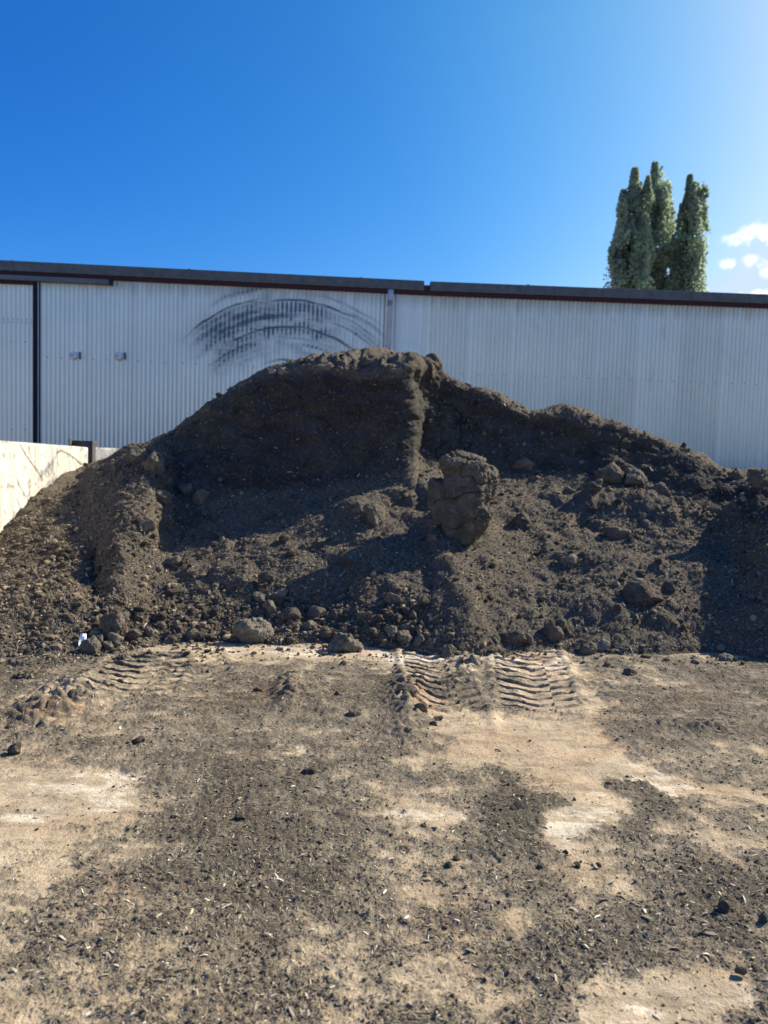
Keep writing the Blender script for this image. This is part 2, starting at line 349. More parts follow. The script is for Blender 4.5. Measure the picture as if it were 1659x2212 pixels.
def ground_height(P, cov):
    x, y = P[..., 0], P[..., 1]
    q = P * np.array([1, 1, 0])
    z = .018 * fbm(q, .7, 3, 5.0) * sstep(0, 2, y) + .006 * fbm(q, 5, 3, 8.0)
    fine = np.abs(noise(q, 22, 1.5)) * .012 + np.abs(noise(q, 55, 3.5)) * .006
    z = z + (fine + .006) * np.clip(cov, 0, 1)
    px, py = project(P)
    # churned lumps pushed up beside the tracks
    churn = blob_field(px, py, [(880, 1505, 42, 45, 0, 1.0), (880, 1590, 60, 40, 10, .6), (150, 1510, 110, 40, -12, 1.0), (60, 1560, 100, 40, 0, .5), (625, 1490, 30, 40, 0, .9), (1000, 1440, 45, 40, 0, .7), (760, 1545, 45, 14, 0, .6), (690, 1520, 40, 25, 0, .4), (1490, 1572, 130, 12, 3, .6), (1310, 1470, 90, 50, 0, .35)])
    z = z + churn * (.035 + .07 * np.abs(noise(q, 6, 2.5)) + .05 * np.abs(noise(q, 15, 6.5)) - .01)
    for (a, b, hw, dep) in TRK:
        L = np.linalg.norm(b - a); t = (b - a) / L; nn = np.array([-t[1], t[0]])
        s = (x - a[0]) * t[0] + (y - a[1]) * t[1]; w = ((x - a[0]) * nn[0] + (y - a[1]) * nn[1]) / hw
        win = sstep(1.12, .92, np.abs(w)) * sstep(-.1, .12, s) * sstep(L * .85, L * .15, s) * np.clip(1.15 + 1.2 * noise(q, 3.3, 7.7), 0, 1)
        ph = (s + .125 * np.abs(w) + .022 * noise(q, 4, 3.0) + .010 * noise(q, 11, 3.0)) / .138 + np.where(w > .42, .5, 0)
        bar = sstep(.34, .385, ph % 1) * sstep(1.0, .955, ph % 1) 
        z = z + win * (dep * bar - dep * .65) + win * dep * .3 * noise(q, 9, 4.0)
        rim = np.exp(-((np.abs(w) - 1.2) / .18) ** 2) * sstep(-.1, .15, s) * sstep(L, L * .3, s)
        z = z + rim * (dep * .3 + .02 * np.abs(noise(q, 9, 1.0)))
    # long crack/ledge at right
    return z
def ground_color(P, c, w, o):
    q = P * np.array([1, 1, 0])
    m = sstep(.31, .62, c)[..., None]
    sand = SAND * (1 - w[..., None]) + CREAM * w[..., None]
    sand = sand * (1 - .7 * o[..., None]) + ORNG * .7 * o[..., None]
    v = fbm(q, 2.2, 3, 44.0)[..., None]
    sand = sand * (1 + .16 * v + .14 * noise(q, 14, 2.0)[..., None] + .14 * noise(q, 48, 2.0)[..., None])
    thin = sstep(.05, .45, c)[..., None]
    sand = sand * (1 - .24 * thin) * (1 - .24 * sstep(.15, .6, fbm(q * np.array([.45, 1.6, 1]), 6, 5, 91.0, .75))[..., None])
    soil = GSOIL * (1 + .18 * v) * (1 - .3 * o[..., None]) + ORNG * .15 * o[..., None]
    soil = soil * (1 - .45 * sstep(.70, 1.15, c)[..., None])
    soil = soil * (1 + .35 * noise(q, 60, 4.0)[..., None])
    return np.clip(sand * (1 - m) + soil * m, .01, .9)

ys = np.concatenate([1 / np.linspace(1 / 1.55, 1 / 4.9, 600), 1 / np.linspace(1 / 4.89, 1 / 6.75, 340), 1 / np.linspace(1 / 6.78, 1 / 8.2, 50)])
ys = np.concatenate([[-400, -120, -40, -15, -6, -2, 0, .8, 1.3], ys, np.linspace(8.35, 14, 30), [16, 20, 30, 60, 120, 300, 900]])
sd = np.linspace(-.66, .66, 1120)
sm_ = .66 + np.cumsum(np.linspace(.004, .020, 170)); print('side reach', sm_[-1])
ss = np.concatenate([[-60, -30, -12, -6, -4], -sm_[::-1], sd, sm_, [4, 6, 12, 30, 60]])
YY, SS = np.meshgrid(ys, ss, indexing='ij')
XX = SS * np.maximum(YY, 1.5)
G = np.stack([XX, YY, np.zeros_like(XX)], -1)
gc, gw, go = ground_fields(G)
near = ((YY > 1.2) & (YY < 14) & (np.abs(SS) < 2.6))
G[..., 2] = np.where(near, ground_height(G, gc), 0)
GCOL = ground_color(G, gc, gw, go)
far_ = np.maximum(sstep(2.2, 2.6, np.abs(SS)), np.maximum(sstep(13, 15, YY), sstep(1.5, 1.3, YY)))[..., None]
GCOL = GCOL * (1 - far_) + np.array([.27, .225, .155]) * far_
g_me = make_mesh('ground', G.reshape(-1, 3), grid_faces(*XX.shape), M_GROUND, True, {'col': GCOL.reshape(-1, 3)})
put('ground', g_me, kind='structure')
G_ROW0 = 9; G_ROW1 = 9 + 990; G_C0 = 5 + 170; G_C1 = G_C0 + 1120

# ================================================================== HEAP
# one profile per photo column: (photo y, distance) from the toe up to the crest
PROF = {
 -260: [(1640, 4.3), (1560, 4.7), (1500, 5.0), (1450, 5.3), (1420, 5.5), (1400, 5.7), (1385, 5.85)],
 -100: [(1560, 4.7), (1480, 5.2), (1410, 5.7), (1350, 6.1), (1310, 6.45), (1285, 6.7), (1270, 6.9)],
 0:    [(1505, 5.1), (1430, 5.6), (1350, 6.2), (1280, 6.8), (1220, 7.4), (1185, 7.75), (1165, 7.95)],
 60:   [(1482, 5.2), (1410, 5.8), (1325, 6.4), (1250, 7.0), (1175, 7.8), (1120, 8.35), (1093, 8.65)],
 110:  [(1462, 5.4), (1390, 5.9), (1300, 6.6), (1220, 7.3), (1140, 8.1), (1080, 8.8), (1045, 9.35)],
 190:  [(1430, 5.75), (1365, 6.2), (1270, 6.9), (1190, 7.5), (1110, 8.3), (1045, 9.3), (1012, 10.4)],
 240:  [(1410, 5.95), (1345, 6.35), (1255, 6.9), (1165, 7.5), (1080, 8.3), (1015, 9.3), (992, 10.6)],
 285:  [(1402, 6.1), (1330, 6.6), (1240, 7.1), (1140, 7.7), (1050, 8.4), (990, 9.3), (970, 10.4)],
 325:  [(1396, 6.2), (1325, 6.75), (1230, 7.3), (1120, 7.95), (1035, 8.5), (978, 9.1), (955, 9.9)],
 350:  [(1394, 6.25), (1322, 6.8), (1225, 7.4), (1105, 8.3), (1020, 8.85), (960, 9.3), (943, 9.8)],
 380:  [(1392, 6.3), (1318, 6.85), (1220, 7.5), (1098, 8.6), (1010, 9.1), (938, 9.5), (925, 9.8)],
 440:  [(1391, 6.3), (1314, 6.85), (1210, 7.55), (1096, 8.65), (985, 9.1), (893, 9.45), (880, 9.7)],
 500:  [(1390, 6.35), (1310, 6.9), (1200, 7.6), (1092, 8.7), (960, 9.15), (856, 9.45), (842, 9.7)],
 545:  [(1390, 6.35), (1306, 6.9), (1195, 7.65), (1088, 8.75), (955, 9.15), (824, 9.4), (812, 9.7)],
 600:  [(1392, 6.35), (1300, 6.9), (1190, 7.7), (1085, 8.8), (950, 9.2), (808, 9.4), (798, 9.8)],
 660:  [(1393, 6.35), (1300, 6.9), (1185, 7.7), (1078, 8.8), (945, 9.15), (806, 9.3), (786, 10.0)],
 730:  [(1395, 6.3), (1300, 6.9), (1180, 7.7), (1070, 8.8), (940, 9.1), (806, 9.25), (772, 10.2)],
 800:  [(1400, 6.25), (1300, 6.8), (1175, 7.6), (1062, 8.75), (940, 9.0), (814, 9.15), (768, 10.3)],
 868:  [(1402, 6.25), (1300, 6.8), (1170, 7.7), (1050, 8.75), (925, 8.95), (818, 9.05), (774, 10.2)],
 890:  [(1404, 6.2), (1296, 6.8), (1160, 7.8), (1035, 8.85), (925, 9.05), (815, 9.12), (777, 10.1)],
 903:  [(1405, 6.2), (1292, 6.8), (1150, 7.9), (1020, 9.3), (915, 9.75), (808, 9.6), (781, 10.1)],
 932:  [(1406, 6.15), (1288, 6.85), (1145, 8.0), (1018, 9.4), (900, 9.85), (800, 9.95), (780, 10.1)],
 950:  [(1407, 6.15), (1288, 6.8), (1150, 8.0), (1020, 9.4), (900, 9.9), (818, 10.05), (803, 10.2)],
 1000: [(1410, 6.1), (1292, 6.8), (1165, 7.9), (1035, 9.3), (925, 9.9), (840, 10.05), (827, 10.25)],
 1050: [(1408, 6.15), (1296, 6.85), (1172, 7.95), (1042, 9.35), (940, 9.9), (855, 10.05), (843, 10.3)],
 1100: [(1400, 6.25), (1298, 6.95), (1175, 8.05), (1045, 9.4), (955, 9.9), (880, 10.0), (866, 10.3)],
 1150: [(1398, 6.3), (1296, 7.0), (1175, 8.1), (1046, 9.45), (965, 9.9), (902, 10.0), (889, 10.3)],
 1225: [(1397, 6.35), (1292, 7.05), (1172, 8.15), (1046, 9.5), (970, 9.9), (902, 10.0), (883, 10.35)],
 1300: [(1396, 6.4), (1290, 7.05), (1170, 8.2), (1050, 9.5), (985, 9.9), (925, 10.05), (908, 10.4)],
 1370: [(1395, 6.45), (1290, 7.1), (1172, 8.2), (1055, 9.5), (1000, 9.9), (945, 10.1), (930, 10.4)],
 1430: [(1395, 6.45), (1290, 7.1), (1175, 8.2), (1062, 9.5), (1010, 9.9), (963, 10.1), (950, 10.4)],
 1500: [(1394, 6.5), (1290, 7.15), (1180, 8.15), (1080, 9.3), (1035, 9.7), (995, 10.0), (978, 10.4)],
 1550: [(1393, 6.5), (1288, 7.15), (1185, 8.1), (1095, 9.0), (1055, 9.5), (1022, 9.9), (1006, 10.5)],
 1590: [(1392, 6.5), (1285, 7.15), (1190, 7.85), (1110, 8.5), (1075, 8.9), (1042, 9.6), (1016, 10.6)],
 1640: [(1391, 6.5), (1300, 7.0), (1220, 7.35), (1150, 7.75), (1110, 7.95), (1072, 8.3), (1018, 10.4)],
 1700: [(1395, 6.4), (1300, 6.8), (1215, 7.15), (1135, 7.55), (1085, 7.9), (1045, 8.4), (1000, 9.9)],
 1800: [(1410, 6.2), (1300, 6.65), (1200, 7.0), (1110, 7.45), (1050, 7.9), (1010, 8.4), (990, 9.6)],
 1950: [(1430, 6.0), (1310, 6.4), (1195, 6.9), (1095, 7.3), (1030, 7.7), (985, 8.2), (975, 9.4)],
 2200: [(1470, 5.7), (1340, 6.2), (1230, 6.6), (1130, 7.0), (1060, 7.4), (1020, 7.8), (1010, 8.8)],
}
BACK_Y = 12.15
pcs = sorted(PROF)
nodes = []
for c in pcs:
    pts = [at(c, y, d) for (y, d) in PROF[c]]
    g = pts[-1]
    toe = pts[0].copy(); f = pts[0] + (pts[0] - pts[1]) * .25; f[2] = -.07
    pts[0][2] = min(pts[0][2], .0)
    if c <= 190:      # against the left panel: turn down just behind its face
        pts += [g + np.array([-.06, .03, -.06]), g + np.array([-.09, .05, -.35]), np.array([g[0] - .1, g[1] + .06, -.1])]
    else:
        z2 = min(1.3, g[2] - .28)
        mid = np.array([g[0] * (1 + .35 * (BACK_Y - g[1]) / g[1]), (g[1] + BACK_Y) / 2, (g[2] + z2) / 2 - .02])
        e = np.array([g[0] * (BACK_Y / g[1]) ** .6, BACK_Y, z2])
        pts += [mid, e, np.array([e[0], BACK_Y + .02, -.1])]
    nodes.append([f] + pts)
nodes = np.array(nodes)                      # columns x 11 x 3
cq = np.concatenate([np.linspace(-260, -20, 70), np.linspace(-18.5, 1678, 1130), np.linspace(1682, 2200, 120)])
Pc = pchip(pcs, nodes, cq)                   # dense columns
jit = fbm(np.stack([cq / 100, 0 * cq, 0 * cq], -1), .30, 3, 3.0, .5) * .30
for k_, f_ in ((0, 1.0), (1, 1.0), (2, .5)):
    Pc[:, k_, :2] *= (1 + f_ * jit / Pc[:, k_, 1])[:, None]
k = nodes.shape[1]
cnt = [12, 62, 78, 80, 80, 84, 34, 14, 10, 6]
rq = np.concatenate([np.linspace(i, i + 1, n, endpoint=False) for i, n in enumerate(cnt)] + [[k - 1.0]])
Pr = pchip(np.arange(k), np.swapaxes(Pc, 0, 1), rq)     # rows x columns x 3
H0 = Pr.copy()
def bump_seg(P, a, b, wid, h, taper=True):
    a, b = np.asarray(a)[:2], np.asarray(b)[:2]; L2 = ((b - a) ** 2).sum()
    t = np.clip(((P[..., :2] - a) @ (b - a)) / L2, 0, 1)
    d = np.linalg.norm(P[..., :2] - (a + t[..., None] * (b - a)), axis=-1)
    return h * np.exp(-(d / wid) ** 2)
# soil tongue running down to the yard, below the upright block
dz = bump_seg(Pr, at(935, 1165, 7.9), at(1020, 1385, 6.35), .16, .10)
dz = dz + bump_seg(Pr, at(985, 1110, 8.2), at(930, 1060, 9.0), .35, .22)
dz = dz + bump_seg(Pr, at(1300, 1040, 9.0), at(1400, 1065, 8.9), .28, .20)       # hump at right
dz = dz + bump_seg(Pr, at(1230, 1075, 9.0), at(1130, 1080, 8.9), .3, .06)
dz = dz + bump_seg(Pr, at(770, 1120, 8.3), at(830, 1090, 8.5), .22, .14)
dz = dz + bump_seg(Pr, at(1240, 1230, 7.7), at(1520, 1225, 7.6), .18, .07)
dz = dz + bump_seg(Pr, at(250, 1290, 6.8), at(170, 1340, 6.5), .2, .10)
dz = dz - bump_seg(Pr, at(205, 1190, 7.5), at(215, 1330, 6.55), .10, .16)      # dark gully beside the left bank
dz = dz + bump_seg(Pr, at(330, 1090, 8.1), at(300, 1110, 7.9), .2, .08)
dz = dz + bump_seg(Pr, at(1590, 1080, 8.6), at(1655, 1060, 8.4), .16, .10)
rowf = rq[:, None] * np.ones((1, Pr.shape[1]))
inner = sstep(.5, 1.4, rowf) * (rowf < 8.2)
Pr[..., 2] += dz * inner
def grid_normals(P):
    du = np.gradient(P, axis=1); dv = np.gradient(P, axis=0)
    n = np.cross(du, dv); n /= np.maximum(np.linalg.norm(n, axis=-1, keepdims=True), 1e-9)
    return n
N0 = grid_normals(Pr)
hpx, hpy = project(Pr)
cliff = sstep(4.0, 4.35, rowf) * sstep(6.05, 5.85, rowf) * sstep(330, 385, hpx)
rim = np.exp(-((rowf - 6.15) / .35) ** 2)
topz = sstep(6.0, 6.2, rowf)
lump = np.abs(noise(Pr, 3.1, 4.2)) * 1.0
big = fbm(Pr, 1.1, 3, 12.0)
smooth = 1 - .30 * blob_field(hpx, hpy, [(985, 1290, 30, 120, -22, 1.0), (150, 1390, 60, 60, 0, .7), (1060, 1120, 60, 40, 0, .6)])
foot = blob_field(hpx, hpy, [(300, 1340, 190, 45, 5, 1.0), (640, 1330, 200, 45, 4, .9), (860, 1350, 90, 50, 0, .9), (420, 1150, 130, 30, 10, .8), (1430, 1130, 150, 60, 0, .7), (1000, 1400, 40, 40, 0, .4), (310, 1010, 60, 50, 0, .9), (120, 1250, 120, 120, -30, .5)])
D = big * .055 * inner
D = D + (1 - cliff) * inner * smooth * (.035 * lump * lump * 1.4 + .03 * lump + (.022 + .035 * foot) * np.abs(noise(Pr, 8.5, 1.0)) + (.012 + .014 * foot) * np.abs(noise(Pr, 19, 9.0)) + .008 * np.abs(noise(Pr, 45, 5.0)) + .005 * noise(Pr, 90, 2.0))
Ps = Pr * np.array([1, 1, 2.6])
cr = np.abs(noise(Pr + .12 * np.stack([noise(Pr, 5, 1.0), noise(Pr, 5, 2.0), noise(Pr, 5, 3.0)], -1), 1.7, 8.0)); crack = np.exp(-(cr / .014) ** 2) * sstep(.0, .25, noise(Pr, 1.6, 40.0))
D = D + cliff * inner * (.07 * fbm(Pr, 1.6, 3, 21.0) + .03 * noise(Ps, 3.1, 2.0) + .04 * np.abs(noise(Ps * np.array([1, 1, .8]), 4.2, 6.0)) + .018 * np.abs(noise(Pr, 14, 16.0)) + .016 * np.abs(noise(Pr, 9, 6.0)) + .008 * noise(Pr, 24, 6.0) + .005 * noise(Pr, 60, 6.0) - .03 * crack)
D = D + rim * inner * (.028 * np.abs(noise(Pr, 7, 3.0)) + .02 * np.abs(noise(Pr, 18, 3.0))) * sstep(300, 420, hpx)
D = D + topz * (rowf < 8) * sstep(600, 700, hpx) * sstep(1000, 930, hpx) * (.07 * np.abs(noise(Pr, 4.4, 9.0)) + .035 * np.abs(noise(Pr, 11, 9.0)))
PH = Pr + N0 * D[..., None]
# colour: brown lumps, paler dry soil, the tongue's sunlit crest painted in, redder cliff patches
v1 = fbm(Pr, 1.3, 3, 60.0); v2 = fbm(Pr, 5.0, 3, 70.0)
tt = np.clip(.35 + .5 * v1 + .35 * v2, 0, 1)[..., None]
HC = SOIL * 1.0 * (1 - tt) + SOILB * tt * .9
pale = np.clip(blob_field(hpx, hpy, [(985, 1270, 38, 150, -22, 1.4), (235, 1330, 120, 60, 0, .3), (130, 1400, 70, 60, 0, .5), (190, 1190, 90, 130, 20, .35), (1400, 1225, 180, 24, 3, .5), (1120, 1110, 110, 45, 15, .5), (300, 1130, 60, 90, 20, .4), (1300, 1390, 200, 20, 0, .5)]), 0, 1)[..., None]
HC = HC * (1 - .6 * pale) + np.array([.235, .19, .135]) * .6 * pale
red = (cliff * np.clip(blob_field(hpx, hpy, [(700, 850, 130, 60, 0, 1), (620, 990, 110, 90, 20, .8), (830, 880, 60, 50, 0, .5), (560, 1060, 70, 50, 0, .6)]) + .3 * fbm(Pr, 2.5, 3, 3.0), 0, 1))[..., None]
HC = HC * (1 - .6 * red) + np.array([.17, .125, .105]) * .6 * red
HC = HC * (1 + .3 * noise(Pr, 40, 7.0)[..., None] + .2 * noise(Pr, 95, 7.0)[..., None])
HC = HC * (1 - .35 * (crack * cliff)[..., None]) * (1 + cliff * (.30 * fbm(Ps, 2.6, 4, 51.0) - .06))[..., None]
HC = HC * (1 - .38 * cliff[..., None] * np.array([1.1, 1.0, .85]))      # shade on the freshly dug face deepened in its colour
HC = np.clip(HC, .012, .5)
nr, nc = PH.shape[:2]
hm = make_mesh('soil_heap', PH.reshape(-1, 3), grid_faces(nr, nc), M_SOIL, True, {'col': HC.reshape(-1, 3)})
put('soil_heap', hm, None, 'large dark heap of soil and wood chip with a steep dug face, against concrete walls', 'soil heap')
NH = grid_normals(PH)
st = 4
cg = PH[::st, ::st]
BV = BVHTree.FromPolygons([tuple(v) for v in cg.reshape(-1, 3)], [tuple(int(i) for i in f) for f in grid_faces(*cg.shape[:2])])
def hit(px, py):
    r = ray(px, py); r = Vector(r / np.linalg.norm(r))
    h = BV.ray_cast(Vector((0, 0, EYE)), r)
    g = on_ground(px, py) if r[2] < -.02 else None
    if h[0] is not None and (g is None or h[0].y < g[1] or h[0].z > .0):
        return np.array(h[0]), np.array(h[1])
    return g, np.array([0, 0, 1.0])

# ================================================================== CLODS
def ico(sub):
    import bmesh
    bm = bmesh.new(); bmesh.ops.create_icosphere(bm, subdivisions=sub, radius=1)
    V = np.array([v.co[:] for v in bm.verts]); F = np.array([[v.index for v in f.verts] for f in bm.faces]); bm.free(); return V, F
ICO = {s: ico(s) for s in (2, 3, 4, 5, 6)}
def clod_verts(seed, sub=4, planes=11, rough=.5, round_=.0, upright=0):
    r = np.random.default_rng(seed); V, F = ICO[sub]
    n = r.normal(size=(planes, 3))
    if upright:
        a_ = np.linspace(0, 6.28, planes, endpoint=False) + r.uniform(-.3, .3, planes)
        n = np.stack([np.cos(a_), np.sin(a_), r.uniform(-.55, .02, planes)], 1); n[-2] = (.1, -.15, 1); n[-1] = (0, 0, -1)
    n /= np.linalg.norm(n, axis=1)[:, None]
    d = r.uniform(.5, .95, planes)
    dots = V @ n.T
    rad = np.where(dots > .05, d / np.maximum(dots, .05), 9)
    k_ = 34 if not round_ else 6
    R = -np.log(np.exp(-k_ * np.minimum(rad, 2)).sum(1) + math.exp(-k_ * 1.08)) / k_
    o = seed * 3.7
    R = R * (1 + rough * (.22 * noise(V, 1.3, o) + .16 * np.abs(noise(V, 2.6, o + 5)) + .10 * np.abs(noise(V, 6, o + 9)) + .07 * noise(V, 13, o + 2) + .045 * noise(V, 27, o + 2)))
    return V * R[:, None], F
def clod_color(V, seed, base=None):
    b = np.array(base if base is not None else SOIL * 1.25) * .86
    v = fbm(V, 1.8, 3, seed * 1.3)[:, None]; w = noise(V, 9, seed)[:, None]
    c = b * (1 + .25 * v + .25 * w); t = np.clip(.3 + v, 0, 1) * .35
    return np.clip(c * (1 - t) + SOILB * 1.15 * t, .012, .4)
def rot_z(a):
    c, s = math.cos(a), math.sin(a); return np.array([[c, -s, 0], [s, c, 0], [0, 0, 1]])
def clod(name, px, py, w, h, label, seed, group=None, depth=.9, base=None, sub=4, planes=11, rough=.6, sink=.18, cat='clod', tilt=0, rnd=0):
    """a lump whose outline in the photo is w x h centred on (px, py); rests on what lies under its foot"""
    p, nn = hit(px, py + h * .36)
    d = p[1]; W_, H_ = w / FPX * d, h / FPX * d
    V, F = clod_verts(seed, sub, planes, rough, rnd)
    V = V @ rot_z(random.uniform(0, 6.28)).T
    ext = V.max(0) - V.min(0); V = (V - (V.max(0) + V.min(0)) / 2) / ext
    V = V * np.array([W_, (W_ + H_) / 2 * depth, H_ * (1 + sink)])
    if tilt:
        c, s = math.cos(tilt), math.sin(tilt); V = V @ np.array([[c, 0, s], [0, 1, 0], [-s, 0, c]]).T
    me = make_mesh(name, V, F, M_CLOD, True, {'col': clod_color(V * 2.0 / max(W_, .01), seed, base)})
    zc = p[2] + H_ * .5 - H_ * sink * .5 - .14 * H_
    return put(name, me, None, label, cat, group, loc=(p[0], p[1] + W_ * .15, zc))
DK = SOIL * .8; PALE = SOIL * 2.0
